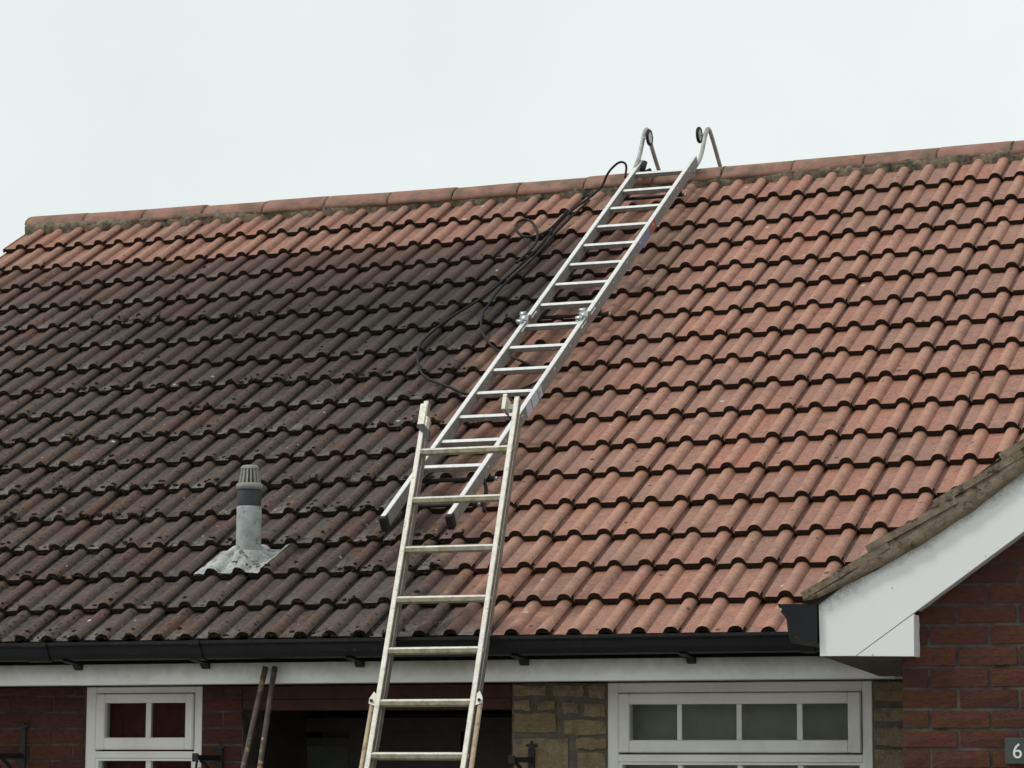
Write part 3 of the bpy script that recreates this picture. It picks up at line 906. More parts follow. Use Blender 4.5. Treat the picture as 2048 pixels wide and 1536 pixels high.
# --- windows
def window(name, x0, x1, zt, zb, sash, bars, ztrans, blind, label):
    """outer frame, top-hung sash with glazing bars and panes above a transom, lights below"""
    W = MB()
    y0, y1 = WY + 0.012, WY + 0.085
    W.box((x0, y0, zb), (sash[0], y1, zt), bev=0.004); W.box((sash[1], y0, zb), (x1, y1, zt), bev=0.004)
    W.box((sash[0], y0 + 0.001, sash[2]), (sash[1], y1, zt), bev=0.004)
    W.box((sash[0], y0 + 0.001, ztrans - 0.034), (sash[1], y1, ztrans), bev=0.003)
    o = part(W, name, M_frame, None, label)
    # the sash
    gx0, gx1, gz1, gz0 = sash[4], sash[5], sash[6], sash[7]
    m_ = MB()
    ya, yb_ = y0 - 0.012, y0 + 0.05
    sx0, sx1, sz1, sz0 = sash[0] + 0.004, sash[1] - 0.004, sash[2] - 0.003, sash[3] + 0.002
    m_.box((sx0, ya, sz0), (gx0, yb_, sz1), bev=0.005); m_.box((gx1, ya, sz0), (sx1, yb_, sz1), bev=0.005)
    m_.box((gx0, ya + 0.001, gz1), (gx1, yb_, sz1), bev=0.005); m_.box((gx0, ya + 0.001, sz0), (gx1, yb_, gz0), bev=0.005)
    m_.build('sash', M_frame, o)
    for bx in bars:
        q = MB(); q.box((bx[0], y0 + 0.012, gz0 + 0.0005), (bx[1], y0 + 0.034, gz1 - 0.0005)); q.build('glazing_bar', M_frame, o)
    ed = [gx0] + [b for bx in bars for b in bx] + [gx1]
    for k in range(0, len(ed), 2):
        q = MB(); q.box((ed[k] + 0.0005, y0 + 0.020, gz0 + 0.001), (ed[k + 1] - 0.0005, y0 + 0.026, gz1 - 0.001)); q.build('pane', M_glass, o)
    # lower lights
    lz = ztrans - 0.034
    q = MB(); q.box((sash[0], y0 + 0.006, zb), (sash[0] + 0.016, y1 - 0.01, lz - 0.001)); q.box((sash[1] - 0.016, y0 + 0.006, zb), (sash[1], y1 - 0.01, lz - 0.001))
    q.box((sash[0] + 0.016, y0 + 0.007, lz - 0.012), (sash[1] - 0.016, y1 - 0.01, lz - 0.001)); q.build('lower_frame', M_frame, o)
    for bx in bars:
        q = MB(); q.box((bx[0], y0 + 0.020, zb), (bx[1], y0 + 0.042, lz - 0.0125)); q.build('glazing_bar', M_frame, o)
    q = MB(); q.box((sash[0] + 0.017, y0 + 0.044, zb), (sash[1] - 0.017, y0 + 0.050, lz - 0.013)); q.build('pane', M_glass, o)
    # sill
    q = MB(); q.box((x0 - 0.03, WY - 0.05, zb - 0.05), (x1 + 0.03, y1, zb - 0.001), bev=0.005); q.build('sill', M_frame, o)
    # blind, or the reflection stand-in cloth, behind the glass
    nb = 40; vv = []; fc = []
    for a in range(nb + 1):
        for b in range(7):
            xx = x0 + 0.03 + (x1 - x0 - 0.06) * a / nb
            zz = zt - 0.02 - (zt - zb - 0.05) * b / 6
            vv.append((xx, y1 + 0.06 + (0.008 * math.sin(a * 1.35) if blind == M_refl_cloth else 0.004 * math.sin(b * 2.2 + a * 0.1)), zz))
    for a in range(nb):
        for b in range(6):
            fc.append((a * 7 + b, (a + 1) * 7 + b, (a + 1) * 7 + b + 1, a * 7 + b + 1))
    q = MB(); q.add(vv, fc, 0, True); q.build('reflection_cloth' if blind == M_refl_cloth else 'blind', blind, o, fixn=False)
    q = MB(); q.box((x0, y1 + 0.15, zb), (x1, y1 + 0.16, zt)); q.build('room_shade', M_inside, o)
    return o
window('small_window', WINL[0], WINL[1], EZ + 0.001, SILL, (-3.538, -2.995, -0.253, -0.528, -3.486, -3.041, -0.300, -0.468), [(-3.267, -3.240)], -0.534, M_refl_cloth, 'small white casement window with two panes in its top sash')
window('large_window', WINM[0], WINM[1], EZ + 0.001, SILL, (-0.823, 0.316, -0.268, -0.539, -0.767, 0.253, -0.320, -0.481), [(-0.545, -0.524), (-0.265, -0.242), (0.015, 0.040)], -0.546, M_blind, 'wide white window with four panes in its top sash')

# --- eaves: soffit, fascia, gutter
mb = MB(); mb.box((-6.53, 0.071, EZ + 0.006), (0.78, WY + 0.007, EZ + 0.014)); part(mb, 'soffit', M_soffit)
mb = MB(); mb.box((-6.53, 0.05, EZ), (0.545, 0.07, -0.045), bev=0.002); part(mb, 'fascia', M_fascia)
GP = [(0.047, -0.020), (0.042, -0.020), (0.042, -0.092), (-0.055, -0.104), (-0.085, -0.098), (-0.102, -0.075), (-0.112, -0.045), (-0.124, -0.034), (-0.124, -0.026), (-0.134, -0.026),
      (-0.134, -0.040), (-0.118, -0.052), (-0.108, -0.082), (-0.088, -0.106), (-0.055, -0.112), (0.047, -0.100)]
def gutter_run(x0, x1):
    q = MB(); q.prism(GP, 'x', x0, x1); return q
gut = part(gutter_run(-6.62, 0.50), 'gutter', M_gutter)
def grow(P_, k):
    return [(y if y > 0.03 else y - k, z - (k if z < -0.03 else -0.0015)) for y, z in P_]
for x_, w_ in ((-3.60, 0.13), (-2.745, 0.06), (-5.4, 0.06), (0.2, 0.06)):
    q = MB(); q.prism(grow(GP, 0.005), 'x', x_ - w_ / 2, x_ + w_ / 2); q.build('gutter_union', M_gutter, gut)
for x_ in (-4.3, -3.453, -2.767, -1.969, -1.155, -0.366):
    q = MB(); q.prism([(0.0495, -0.095), (-0.095, -0.113), (-0.060, -0.121), (0.012, -0.126), (0.034, -0.150), (0.0495, -0.152)], 'x', x_ - 0.022, x_ + 0.016)
    q.build('gutter_bracket', M_gutter, gut)

# --- the gabled wing on the right
YB, YW, XW = -0.90, -0.80, 0.78
AX = 2.35
wing = MB()
wing.prism([(XW, GZ), (2 * AX - XW, GZ), (2 * AX - XW, -0.01), (AX, 1.09), (XW, -0.01)], 'y', YW + 0.008, YW + 0.22)
wing.box((XW, YW + 0.2201, GZ), (XW + 0.22, WY + 0.0075, -0.16))
wing.box((2 * AX - XW, YW + 0.2201, GZ), (2 * AX - XW - 0.22, WY + 0.0075, -0.16))
wwall = part(wing, 'wing_wall', M_mort)
zc = [0.107, 0.029, -0.0504, -0.1323, -0.2166, -0.3007, -0.3821, -0.4607, -0.5365, -0.616, -0.695]
zc = [0.185 + 0.0785 * k for k in range(6, 0, -1)] + [0.185] + zc
def under(a, b):
    m_ = (a + b) / 2
    return 0.02 + (a + 0.02 - XW) * 0.70
for r_ in range(len(zc) - 1):
    even = (len(zc) - 1 - r_) % 2 == 0
    joint = 1.003 if abs(zc[r_] - 0.029) < .002 or (r_ - zc.index(0.029)) % 2 == 0 else 0.889
    x_ = joint - 0.242 * 2
    while x_ < 2.05:
        a, b = max(x_, XW), x_ + 0.242
        if b - a > 0.04 and b > XW:
            zt = zc[r_]
            lim = under(a, b)
            if zc[r_ + 1] + 0.02 < lim:
                brick(wwall, a + (0.006 if a > XW + .001 else 0), b - 0.006, zc[r_ + 1] + 0.012, min(zt, max(lim, zc[r_ + 1] + 0.03)), YW)
        x_ += 0.242
# barge board with its box end
def bt(x): return 0.541 + (x - 1.302) * 0.70
top = [(0.468, 0.073), (0.53, 0.094), (0.598, 0.122), (0.70, 0.168), (0.803, 0.222), (0.96, 0.310), (1.126, 0.416), (1.302, 0.541), (AX, bt(AX))]
def bb(x): return 0.001 + (x - 0.856) * 0.7005
xk = 0.856 - (0.001 + 0.1665) / 0.7005
bot = [(AX, bb(AX)), (0.856, 0.001), (xk, -0.1665), (0.472, -0.1655)]
q = MB(); q.prism(top + bot, 'y', YB, YB + 0.022); part(q, 'barge_board', M_barge)
mir = [(2 * AX - x, z) for x, z in top + bot]
q = MB(); q.prism(mir, 'y', YB + 0.0005, YB + 0.022); part(q, 'barge_board', M_barge)
q = MB()
q.prism([(xk + 0.0035, -0.1668), (0.853, -0.1705), (0.8545, -0.0035)], 'y', YB + 0.0015, YB + 0.0235)
q.prism([(0.476, -0.166), (0.834, -0.1695), (0.834, -0.02), (0.48, 0.03)], 'y', YB + 0.0245, YB + 0.0965)
q.box((0.835, YB + 0.0245, -0.1705), (0.853, YW + 0.004, -0.006))
part(q, 'box_end', M_barge)
q = MB(); q.prism([(YB + 0.024, -0.167), (0.0485, -0.214), (0.0485, -0.204), (YB + 0.024, -0.157)], 'x', 0.476, XW - 0.002)
q.box((0.466, YB + 0.023, -0.160), (0.4755, 0.049, 0.03)); part(q, 'wing_eaves_soffit', M_bsoffit)
# soffit below the barge board (underside strip back to the brickwork)
q = MB(); q.prism([(0.86, 0.010), (AX, bb(AX) + 0.006), (AX, bb(AX) + 0.016), (0.86, 0.020)], 'y', YB + 0.0225, YW + 0.006); part(q, 'gable_soffit', M_soffit)

# wing roof: deck, verge mortar, verge tiles lying over one another
q = MB()
q.prism([(0.40, 0.040), (AX, wing_z(AX) - 0.06), (AX, wing_z(AX) - 0.10), (0.42, 0.005)], 'y', YB - 0.01, 3.2)
q.prism([(AX + 0.001, wing_z(AX) - 0.06), (2 * AX - 0.40, 0.040), (2 * AX - 0.42, 0.005), (AX + 0.001, wing_z(AX) - 0.10)], 'y', YB - 0.01, 3.2)
wroof = part(q, 'wing_roof', M_under)
VB = [(0.41, 0.053), (0.477, 0.067), (0.576, 0.112), (0.676, 0.162), (0.79, 0.216), (0.899, 0.273), (1.088, 0.388), (1.309, 0.547), (AX, 0.547 + (AX - 1.309) * 0.70)]
lower = [(0.402, 0.085), (0.669, 0.266), (0.944, 0.439), (1.21, 0.614), (1.475, 0.795), (1.74, 0.98), (2.00, 1.162), (2.27, 1.35)]
vt = 0.030
for k in range(len(lower) - 1):
    (xa, za), (xb, zb_) = lower[k], lower[k + 1]
    zb2 = zb_ - vt - 0.002                    # passes below the next tile's end
    ext = 0.10
    ux, uz = (xb - xa), (zb2 - za)
    L_ = math.hypot(ux, uz); ux /= L_; uz /= L_
    nx_, nz_ = -uz, ux
    qx, qz = xa + ux * (L_ + ext), za + uz * (L_ + ext)
    poly = [(xa, za), (xa + ux * L_ * .5 - nx_ * .002, za + uz * L_ * .5 - nz_ * .002), (qx, qz), (qx - nx_ * vt, qz - nz_ * vt), (xa - nx_ * vt, za - nz_ * vt)]
    q = MB(); q.prism(poly, 'y', YB - 0.035 - 0.0015 * (k % 2), YB + 0.26)
    q.build('verge_tile', M_verge, wroof)
q = MB()
upper = []
for x_, z_ in VB:
    # line just under the verge tiles
    t_ = None
    for k in range(len(lower) - 1):
        if lower[k][0] - 1e-6 <= x_ <= lower[k + 1][0] + 1e-6:
            a_ = (x_ - lower[k][0]) / (lower[k + 1][0] - lower[k][0])
            t_ = lower[k][1] + a_ * (lower[k + 1][1] - vt - 0.002 - lower[k][1])
    if t_ is None: t_ = 1.16 + (x_ - 2.0) * .7
    upper.append((x_, max(t_ - vt * 1.05, z_ + 0.003)))
vv, fc = [], []
NN = 160
def itp(P_, x_):
    for k in range(len(P_) - 1):
        if P_[k][0] <= x_ <= P_[k + 1][0]:
            a_ = (x_ - P_[k][0]) / (P_[k + 1][0] - P_[k][0])
            return P_[k][1] + a_ * (P_[k + 1][1] - P_[k][1])
    return P_[-1][1]
for a in range(NN + 1):
    x_ = 0.412 + (AX - 0.42) * a / NN
    zt_, zb_ = itp(upper, x_), itp(VB, x_)
    zb_ += noise.noise(Vector((x_ * 14, 0, 0))) * 0.006
    for b in range(5):
        z_ = zb_ + (zt_ - zb_) * b / 4
        vv.append((x_, YB - 0.029 - 0.006 * noise.noise(Vector((x_ * 22, z_ * 22, 3))) - 0.006 * (b == 2), z_))
    vv.append((x_, YB + 0.20, zt_)); vv.append((x_, YB + 0.20, zb_))
for a in range(NN):
    for b in range(7):
        fc.append((a * 7 + b, (a + 1) * 7 + b, (a + 1) * 7 + (b + 1) % 7, a * 7 + (b + 1) % 7))
q.add(vv, fc, 0, True)
q.f += [tuple(range(7)), tuple(NN * 7 + k for k in range(7))]; q.mi += [0, 0]; q.sm += [False, False]
q.build('verge_mortar', M_verge, wroof)

# wing gutter with its ogee stop end
OG = [(0.464, 0.040), (0.306, 0.043), (0.309, 0.030), (0.322, 0.024), (0.318, 0.010), (0.330, -0.002), (0.341, -0.020), (0.345, -0.055), (0.351, -0.092), (0.362, -0.114), (0.464, -0.112)]
q = MB()
inner = [(0.455, 0.040), (0.455, -0.100), (0.366, -0.102), (0.356, -0.055), (0.350, -0.016), (0.334, 0.006), (0.318, 0.036)]
q.prism(OG, 'y', YB - 0.022, YB - 0.014)
shell = [OG[1]] + OG[2:] + [(0.464, 0.040)] + inner
q.prism(shell, 'y', YB - 0.0139, -0.10)
wg = part(q, 'wing_gutter', M_gutter)
q = MB(); q.box((0.4645, YB + 0.024, -0.155), (0.4655, 0.0, 0.035)); q.build('gutter_back', M_gutter, wg)

# --- soil vent pipe through the roof
VX, VY = -2.868, 0.656
def ring_tube(mb, prof, mi=0, n=24, cx=VX, cy=VY):
    v, f = [], []
    for (r, z) in prof:
        for k in range(n):
            a = 2 * math.pi * k / n
            v.append((cx + r * math.cos(a), cy + r * math.sin(a), z))
    for e in range(len(prof) - 1):
        for k in range(n):
            f.append((e * n + k, e * n + (k + 1) % n, (e + 1) * n + (k + 1) % n, (e + 1) * n + k))
    mb.add(v, f, mi, True)
    return mb
q = MB(); ring_tube(q, [(0.063, 0.36), (0.062, 0.668), (0.058, 0.676), (0.05, 0.677)])
vent = part(q, 'vent_pipe', M_pipe)
q = MB(); ring_tube(q, [(0.050, 0.66), (0.058, 0.672), (0.059, 0.684), (0.0605, 0.752), (0.058, 0.760), (0.04, 0.761)]); q.build('collar', M_collar, vent)
cw = MB()
ring_tube(cw, [(0.058, 0.758), (0.066, 0.760), (0.067, 0.785), (0.060, 0.790), (0.048, 0.790), (0.048, 0.762)])
NB = 16
for k in range(NB):
    a = 2 * math.pi * (k + 0.5) / NB
    dx, dy = math.cos(a), math.sin(a)
    tx, ty = -dy, dx
    w0, w1 = 0.0058, 0.0045
    v = []
    for z_, r_, ww in ((0.789, 0.057, w0), (0.868, 0.043, w1)):
        for sr in (0, -0.010):
            for sw in (-1, 1):
                v.append((VX + dx * (r_ + sr) + tx * ww * sw, VY + dy * (r_ + sr) + ty * ww * sw, z_))
    cw.add(v, [(0, 1, 5, 4), (2, 6, 7, 3), (0, 4, 6, 2), (1, 3, 7, 5), (4, 5, 7, 6)])
ring_tube(cw, [(0.046, 0.862), (0.045, 0.872), (0.036, 0.880), (0.0005, 0.882), (0.0005, 0.865), (0.046, 0.862)])
cw.build('cowl', M_cowl, vent)
# lead slate dressed over the rolls round its base
v, f = [], []
NXF, NSF = 36, 14
for a in range(NXF + 1):
    x_ = -3.10 + 0.385 * a / NXF
    for b in range(NSF + 1):
        t_ = b / NSF
        s_ = 0.619 + 0.30 * t_ + 0.010 * noise.noise(Vector((x_ * 18, 2, 0))) * (1 - t_)
        xx = x_ + 0.02 * t_
        h_ = roll_h(xx)
        # the pipe's apron rises to the collar
        dpx, dps = xx - VX, s_ - 0.787
        dist = math.hypot(dpx, dps * 0.8)
        rise = max(0, 1 - (dist - 0.06) / 0.05); rise = min(1, rise)
        n_ = h_ * (1 - 0.35 * rise) - STEP * (s_ - 0.625) / 0.32 + 0.006 + 0.024 * rise ** 1.5 + 0.004 * noise.noise(Vector((xx * 30, s_ * 30, 1)))
        v.append(rp(xx, s_, n_))
for a in range(NXF):
    for b in range(NSF):
        f.append((a * (NSF + 1) + b, (a + 1) * (NSF + 1) + b, (a + 1) * (NSF + 1) + b + 1, a * (NSF + 1) + b + 1))
q = MB(); q.add(v, f, 0, True); q.build('flashing', M_lead, vent, fixn=False)
q = MB(); ring_tube(q, [(0.085, 0.40), (0.074, 0.432), (0.068, 0.452), (0.062, 0.455)]); q.build('lead_apron', M_lead, vent)

# ------------------------------------------------------------------ roof ladder lying on the slope
lm = ROOF_M.copy(); lm.translation = rp(-1.960, 0.90, 0.0)
rl = empty('roof_ladder', lm, 'bright aluminium folding ladder lying on the tiles with wheeled hooks over the ridge', 'ladder')
F = 0.140; DEP = 0.070; HW = 0.175; SWd = 0.027
def bolt(mb, x, s, n, r=0.006): mb.tube([(x, s, n), (x + 0.004, s, n)], r, 8)
S0 = 0.90
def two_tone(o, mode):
    """bright front flanges; dull webs and undersides, their shade painted into the colour"""
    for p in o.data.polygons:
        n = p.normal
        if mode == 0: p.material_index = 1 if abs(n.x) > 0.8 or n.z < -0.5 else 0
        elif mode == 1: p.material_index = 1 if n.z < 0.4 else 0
        else: p.material_index = 0 if (n.z > 0.3 and n.y > -0.2) else 2
for sgn in (-1, 1):
    q = MB()
    xc = sgn * HW
    for (a, b, wd) in ((-0.03, 2.245, SWd), (2.27, 4.645, SWd)):
        q.box((xc - wd / 2, a, F - DEP), (xc + wd / 2, b, F), bev=0.003)
    for k in range(15):
        q.tube([(xc + SWd / 2 - 0.002, 0.515 + 0.2815 * k + (0.0 if k < 7 else 0), F - 0.032), (xc + SWd / 2 + 0.003, 0.515 + 0.2815 * k, F - 0.032)], 0.011, 8, 0)
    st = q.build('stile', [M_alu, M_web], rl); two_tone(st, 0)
    q = MB(); q.box((xc - 0.018, -0.052, F - DEP - 0.010), (xc + 0.018, -0.008, F - 0.002), bev=0.005); q.build('foot', M_rub, rl)
    # hinge half way
    q = MB()
    hs = 2.258
    q.tube([(xc - 0.026, hs, F - 0.008), (xc + 0.026, hs, F - 0.008)], 0.031, 14)
    q.box((xc - 0.021, hs - 0.14, F - 0.050), (xc + 0.021, hs + 0.14, F - 0.012), bev=0.004)
    q.tube([(xc - 0.034, hs - 0.052, F + 0.008), (xc + 0.006, hs - 0.052, F + 0.008)], 0.014, 10)
    q.tube([(xc - 0.036, hs + 0.03, F + 0.016), (xc + 0.0, hs + 0.03, F + 0.016)], 0.016, 10)
    q.build('hinge', M_chrome, rl)
for k in range(15):
    s_ = 0.515 + 0.2815 * k
    q = MB(); q.box((-HW + SWd / 2 - 0.003, s_ - 0.014, F - 0.045), (HW - SWd / 2 + 0.003, s_ + 0.014, F - 0.014), bev=0.004)
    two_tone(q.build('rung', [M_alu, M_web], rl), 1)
for s_, ov in ((4.24, 0.02), (2.49, 0.05), (0.52, 0.03), (0.25, 0.03)):
    q = MB(); q.tube([(-HW - ov, s_, F - DEP - 0.030), (HW + ov, s_, F - DEP - 0.030)], 0.011, 10)
    for sx in (-1, 1):
        q.box((sx * HW - 0.008, s_ - 0.016, F - DEP - 0.034), (sx * HW + 0.008, s_ + 0.016, F - DEP + 0.002))
    o = q.build('standoff_bar', M_rub, rl)
    for sx in (-1, 1):
        q = MB(); q.tube([(sx * (HW + ov), s_, F - DEP - 0.030), (sx * (HW + ov + 0.016), s_, F - DEP - 0.030)], 0.0115, 10); q.build('end_cap', M_chrome, o)
# ridge hooks: bent tubes over the ridge, with a wheel each
inv = lm.inverted()
def L2(p): return inv @ Vector(p)
def smooth_path(pts, it=2):
    pts = [Vector(p) for p in pts]
    for _ in range(it):
        n = [pts[0]]
        for a, b in zip(pts, pts[1:]):
            n += [a * 0.75 + b * 0.25, a * 0.25 + b * 0.75]
        n.append(pts[-1]); pts = n
    return pts
for hx, path, wh in ((-1.787, [(4.505, 3.072), (4.53, 3.097), (4.68, 3.195), (4.782, 3.385), (4.836, 3.428), (4.893, 3.402), (5.081, 3.234), (5.33, 3.02), (5.44, 2.80), (5.46, 2.66)], (-1.835, 4.800, 3.376)),
                     (-2.143, [(4.42, 3.08), (4.465, 3.136), (4.535, 3.205), (4.607, 3.345), (4.655, 3.410), (4.70, 3.410), (4.745, 3.335), (4.918, 3.190), (5.2, 2.97), (5.36, 2.80), (5.40, 2.70)], (-2.10, 4.600, 3.338))):
    q = MB(); q.tube([L2((hx, y, z)) for y, z in smooth_path([(0, 0)], 0)] if False else smooth_path([L2((hx, y, z)) for y, z in path], 2), 0.0135, 10)
    hk = q.build('ridge_hook', M_steel, rl)
    q = MB()
    pe = path[-1]
    q.tube([L2((hx - 0.10, pe[0], pe[1])), L2((hx + 0.10, pe[0], pe[1]))], 0.014, 8); q.build('hook_bar', M_rub, hk)
    wx, wy, wz = wh
    sg = 1 if wx > hx else -1
    whl = MB()
    n_ = 20; v = []
    for r_, dx in ((0.036, -0.008), (0.050, -0.008), (0.053, -0.004), (0.053, 0.004), (0.050, 0.008), (0.036, 0.008)):
        for k in range(n_):
            a = 2 * math.pi * k / n_
            v.append(L2((wx + dx, wy + r_ * math.cos(a), wz + r_ * math.sin(a))))
    f = [(e * n_ + k, e * n_ + (k + 1) % n_, ((e + 1) % 6) * n_ + (k + 1) % n_, ((e + 1) % 6) * n_ + k) for e in range(6) for k in range(n_)]
    whl.add(v, f, 0, True); w_ = whl.build('wheel', M_rub, hk)
    q = MB(); q.tube([L2((wx - 0.006, wy, wz)), L2((wx + 0.006, wy, wz))], 0.037, 18)
    q.tube([L2((hx, wy, wz)), L2((wx, wy, wz))], 0.007, 8); q.build('wheel_hub', M_hub, hk)
# clamp knob at the top of the left stile, strap at the lower right one, stickers
q = MB(); q.tube([L2((-2.112, 4.49, 3.10)), L2((-2.108, 4.53, 3.165))], 0.018, 10); q.tube([L2((-2.10, 4.50, 3.09)), L2((-2.075, 4.54, 3.115))], 0.014, 8); q.build('clamp_knob', M_rub, rl)
q = MB(); q.tube(smooth_path([(HW + 0.004, 0.44, F - 0.05), (HW + 0.03, 0.40, F - 0.10), (HW + 0.045, 0.30, 0.03), (HW + 0.07, 0.22, 0.015)], 2), 0.010, 6); q.build('strap', M_rub, rl)
for (a, b, mt, z0) in ((3.30, 3.52, M_sticker_b, 0.040), (3.54, 3.66, M_sticker_r, 0.03), (1.14, 1.22, M_sticker_w, 0.01), (1.235, 1.33, M_sticker_w, 0.01), (1.345, 1.40, M_sticker_w, 0.01)):
    q = MB(); q.box((HW + SWd / 2, a, F - DEP + 0.004), (HW + SWd / 2 + 0.0012, b, F - 0.006)); q.build('sticker', mt, rl)

# ------------------------------------------------------------------ leaning extension ladder
ph = R(20.22)
U = Vector((0, math.sin(ph), math.cos(ph))); Nn = Vector((0, -math.cos(ph), math.sin(ph)))   # Nn points out of the rungs, to the camera
O = Vector((-1.498, -0.20, -0.03))
em = Matrix.Identity(4)
for c_, vv in enumerate((Vector((1, 0, 0)), U, Nn)):
    em[0][c_], em[1][c_], em[2][c_] = vv
T0 = -(O.z - GZ) / U.z
em.translation = O + U * T0
el_ = empty('leaning_ladder', em, 'weathered aluminium extension ladder leaning on the gutter in front of the porch', 'ladder')
def tt(t): return t - T0
LW = 0.229
for sgn in (-1, 1):
    q = MB()
    xc = sgn * LW
    q.box((xc - 0.0125, 0.02, -0.034), (xc + 0.0125, tt(1.205), 0.0), bev=0.003)
    q.box((xc - 0.0095, 0.30, -0.075), (xc + 0.0115, tt(1.13), -0.0345), bev=0.003)
    for k in range(12):
        q.tube([(xc + 0.011, tt(0.939 - 0.25 * k), -0.017), (xc + 0.0155, tt(0.939 - 0.25 * k), -0.017)], 0.010, 8)
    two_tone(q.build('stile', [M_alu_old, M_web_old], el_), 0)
    q = MB(); q.box((xc - 0.017, 0.0, -0.045), (xc + 0.017, 0.05, 0.004), bev=0.004); q.build('foot', M_rub, el_)
RP = [(0.014, -0.030), (0.017, -0.009), (0.004, 0.000), (-0.012, -0.006), (-0.017, -0.018), (-0.010, -0.034)]   # (along the ladder, out)
for k in range(13):
    t_ = tt(0.939 - 0.25 * k)
    if t_ < 0.1: continue
    q = MB()
    q.prism([(t_ + a, b) for a, b in RP], 'x', -LW + 0.011, LW - 0.011)
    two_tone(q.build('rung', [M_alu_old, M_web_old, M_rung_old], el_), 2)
# guide brackets at the top ends
q = MB()
q.box((-LW - 0.022, tt(1.075), 0.001), (-LW + 0.012, tt(1.185), 0.010), bev=0.002)
q.box((-LW + 0.0125, tt(1.06), -0.03), (-LW + 0.024, tt(1.12), 0.004), bev=0.002)
q.build('guide_bracket', M_alu_old, el_)
q = MB()
q.prism([(-LW - 0.022, tt(1.072)), (-LW + 0.014, tt(1.074)), (-LW + 0.048, tt(1.035)), (-LW + 0.052, tt(0.985)), (-LW + 0.036, tt(0.992)), (-LW + 0.020, tt(1.03)), (-LW - 0.020, tt(1.058))], 'z', 0.0015, 0.013)
q.build('catch_hook', M_iron, el_)
q = MB()
q.box((LW - 0.066, tt(1.135), 0.004), (LW - 0.046, tt(1.215), 0.012), bev=0.002)
q.box((LW - 0.064, tt(1.135), -0.055), (LW - 0.048, tt(1.205), 0.0035), bev=0.002)
q.box((LW - 0.046, tt(1.15), -0.04), (LW - 0.013, tt(1.175), -0.02))
q.build('guide_bracket', M_alu_old, el_)
q = MB(); q.tube([(LW - 0.05, tt(1.135), 0.0), (LW - 0.014, tt(1.085), 0.004)], 0.004, 6); q.build('catch_hook', M_iron, el_)
# side support rods
for sgn in (-1, 1):
    xo = sgn * (LW + 0.031)
    q = MB(); q.prism([(sgn * (LW + 0.0135), tt(-0.27)), (sgn * (LW + 0.026), tt(-0.258)), (sgn * (LW + 0.044), tt(-0.29)), (sgn * (LW + 0.044), tt(-0.315)), (sgn * (LW + 0.0135), tt(-0.325))], 'z', -0.012, -0.006)
    br = q.build('rod_bracket', M_alu_old, el_)
    q = MB(); q.tube([(xo, tt(-0.302), -0.006), (xo, tt(-0.302), 0.002)], 0.007, 8); q.build('bolt', M_rub, br)
    q = MB(); q.tube([(xo, tt(-0.30), -0.02), (xo * 1.02, tt(-1.2), -0.02), (xo * 1.02, 0.05, -0.02)], 0.0115, 10); q.build('support_rod', M_rod, el_)
    q = MB(); q.tube([(xo * 1.02, 0.0, -0.02), (xo * 1.02, 0.08, -0.02)], 0.014, 8); q.build('rod_foot', M_rub, el_)

# ------------------------------------------------------------------ two poles leaning on the fascia
def pole(top, low, label, r):
    top, low = Vector(top), Vector(low)
    d = (low - top).normalized()
    end = top + d * ((top.z - GZ - 0.01) / -d.z)
    mw = Matrix.Translation(end)
    o_ = empty('pole', mw, label, 'pole', 'rusty poles leaning on the fascia')
    q = MB(); q.tube([Vector((0, 0, 0)), (top - end) * 0.5, (top - end)], r, 10); q.build('shaft', M_pole, o_)
    q = MB(); q.tube([(top - end) - d * -0.055, (top - end) - d * 0.004], r * 1.06, 10); q.build('end_sleeve', M_pole_end, o_)
pole((-2.447, 0.020, -0.150), (-2.488, -0.109, -0.614), 'rusty brown pole under the fascia, the one leaning more to the left', 0.0135)
pole((-2.399, 0.020, -0.150), (-2.403, -0.109, -0.614), 'mottled brown pole with tan patches, the steeper one nearer the ladder', 0.0135)

# ------------------------------------------------------------------ hoses on the tiles
def hose(name, pts, label, r=0.0075):
    path = smooth_path(pts, 3)
    q = MB(); q.tube(path, r, 8)
    o_ = q.build(name, M_hose)
    tag(o_, label, 'hose', 'black hoses on the uncleaned tiles')
    return o_
def hp(L_, n=0.009): return [rp(x_, s_, n) for x_, s_ in L_]
top_h = [Vector((-2.21, 4.45, 3.06)), Vector((-2.215, 4.5, 3.15)), Vector((-2.245, 4.5, 3.175)), Vector((-2.285, 4.5, 3.165)), Vector((-2.335, 4.47, 3.10))]
main_h = [(-2.375, 5.43), (-2.388, 5.331), (-2.426, 5.179), (-2.465, 5.093), (-2.504, 4.87), (-2.512, 4.533), (-2.550, 4.266), (-2.597, 4.057), (-2.634, 3.872)]
left_h = [(-2.679, 3.737), (-2.753, 3.58), (-2.805, 3.401), (-2.825, 3.269), (-2.827, 3.215), (-2.795, 3.086), (-2.74, 2.942), (-2.674, 2.819), (-2.607, 2.736), (-2.511, 2.669), (-2.412, 2.605), (-2.344, 2.546), (-2.203, 2.476), (-2.02, 2.50), (-1.93, 2.62), (-1.90, 2.66)]
hose('hose', top_h + hp(main_h + left_h), 'black hose from the ridge running down left and ending lower beneath the roof ladder')
main2 = [(-2.40, 5.20), (-2.415, 5.10), (-2.440, 4.95), (-2.478, 4.72), (-2.485, 4.50), (-2.515, 4.26), (-2.560, 4.05), (-2.585, 3.85)]
right_h = [(-2.570, 3.693), (-2.576, 3.618), (-2.543, 3.476), (-2.486, 3.327), (-2.417, 3.212), (-2.341, 3.104), (-2.255, 3.022), (-2.157, 2.946), (-2.1, 2.901), (-1.98, 2.80)]
hose('hose', hp(main2 + right_h, 0.010), 'black hose bending sharply right under the ladder hinge, beside the longer hose')
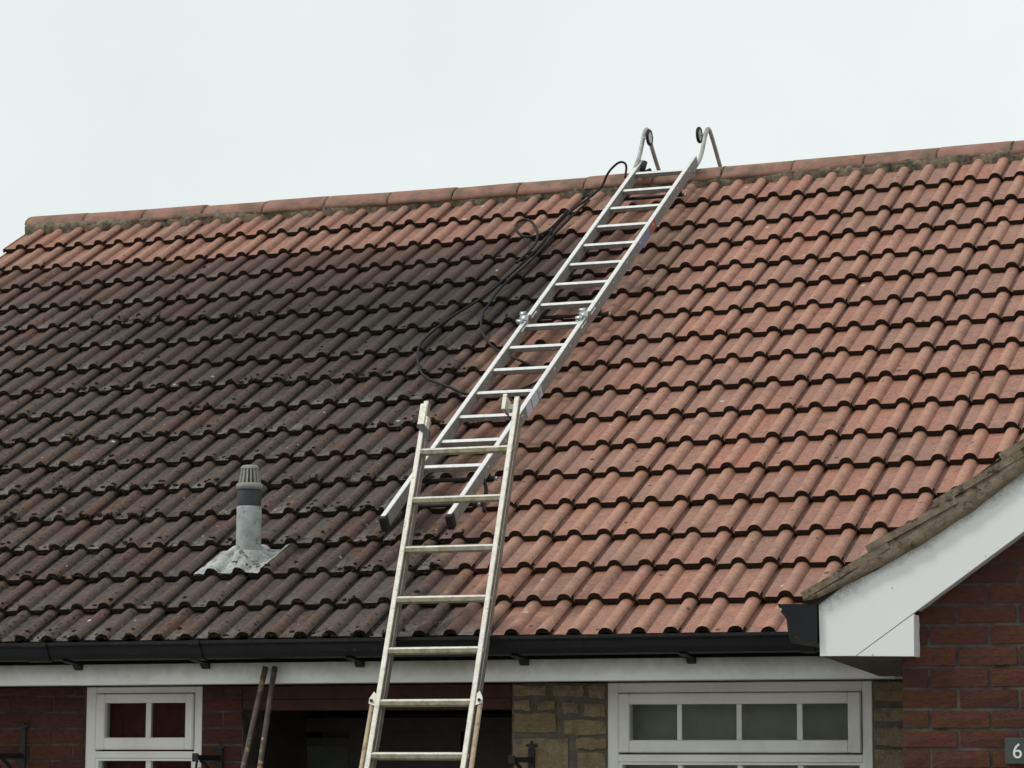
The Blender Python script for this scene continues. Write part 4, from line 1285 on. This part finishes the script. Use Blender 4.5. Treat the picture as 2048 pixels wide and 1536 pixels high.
loop = [(-2.48, 5.00), (-2.492, 4.854), (-2.508, 4.738), (-2.54, 4.666), (-2.587, 4.63), (-2.653, 4.641), (-2.717, 4.718), (-2.756, 4.795), (-2.774, 4.881), (-2.739, 4.926), (-2.683, 4.885), (-2.622, 4.788), (-2.569, 4.674), (-2.535, 4.537), (-2.545, 4.40), (-2.57, 4.25)]
hose('hose', hp(loop, 0.030), 'coiled loop of black hose standing on the tiles near the ridge', 0.0085)

# ------------------------------------------------------------------ iron brackets on the front wall
def wall_bracket(x, z, ln, label, arm_z):
    mw = Matrix.Translation((x, WY - 0.004, z - ln))
    o_ = empty('wall_bracket', mw, label, 'bracket', 'black iron brackets on the front wall')
    q = MB(); q.box((-0.016, -0.012, 0), (0.016, 0.0, ln - 0.035), bev=0.002); q.build('back_bar', M_iron, o_)
    q = MB()
    q.prism([(-0.010, ln - 0.0345), (-0.013, ln - 0.026), (-0.030, ln - 0.020), (-0.022, ln - 0.012), (-0.008, ln - 0.012), (0, ln + 0.004), (0.008, ln - 0.012), (0.022, ln - 0.012), (0.030, ln - 0.020), (0.013, ln - 0.026), (0.010, ln - 0.0345)], 'y', -0.010, -0.002)
    q.build('finial', M_iron, o_)
    q = MB()
    az = ln + arm_z
    q.box((-0.011, -0.25, az - 0.012), (0.011, -0.012, az + 0.012), bev=0.002)
    q.box((-0.016, -0.262, az - 0.020), (0.016, -0.2505, az + 0.020), bev=0.003)
    q.tube(smooth_path([(0, -0.012, az - 0.19), (0, -0.05, az - 0.12), (0, -0.12, az - 0.05), (0, -0.20, az - 0.014)], 2), 0.009, 8)
    q.tube(smooth_path([(0, -0.235, az - 0.01), (0, -0.25, az - 0.05), (0, -0.225, az - 0.065), (0, -0.21, az - 0.05)], 2), 0.006, 8)
    q.build('arm', M_iron, o_)
wall_bracket(-1.237, -0.487, 0.42, 'black iron bracket with a pointed finial on the limestone wall', -0.085)
wall_bracket(-2.842, -0.495, 0.42, 'black iron bracket on red brick between the small window and the porch', -0.070)
wall_bracket(-3.935, -0.392, 0.42, 'black iron bracket on red brick at the left of the small window', -0.165)

# ------------------------------------------------------------------ house number
sg = empty('house_number_sign', Matrix.Translation((1.188, YW - 0.004, -0.590)), 'square slate house number plate reading 6 on the brick wing', 'sign')
q = MB(); q.box((0, -0.014, 0), (0.102, 0.0, 0.101), bev=0.002); q.build('plate', M_plate, sg)
fc_ = bpy.data.curves.new('digit', 'FONT')
fc_.body = '6'; fc_.size = 0.083; fc_.extrude = 0.0008; fc_.align_x = 'CENTER'
to = bpy.data.objects.new('digit', fc_); col.objects.link(to)
dg = bpy.context.evaluated_depsgraph_get()
me = bpy.data.meshes.new_from_object(to.evaluated_get(dg))
bpy.data.objects.remove(to)
me.materials.clear(); me.materials.append(M_white)
o = link('digit', me, sg)
o.matrix_basis = Matrix.Translation((0.050, -0.0152, 0.0225)) @ Matrix.Rotation(R(90), 4, 'X')
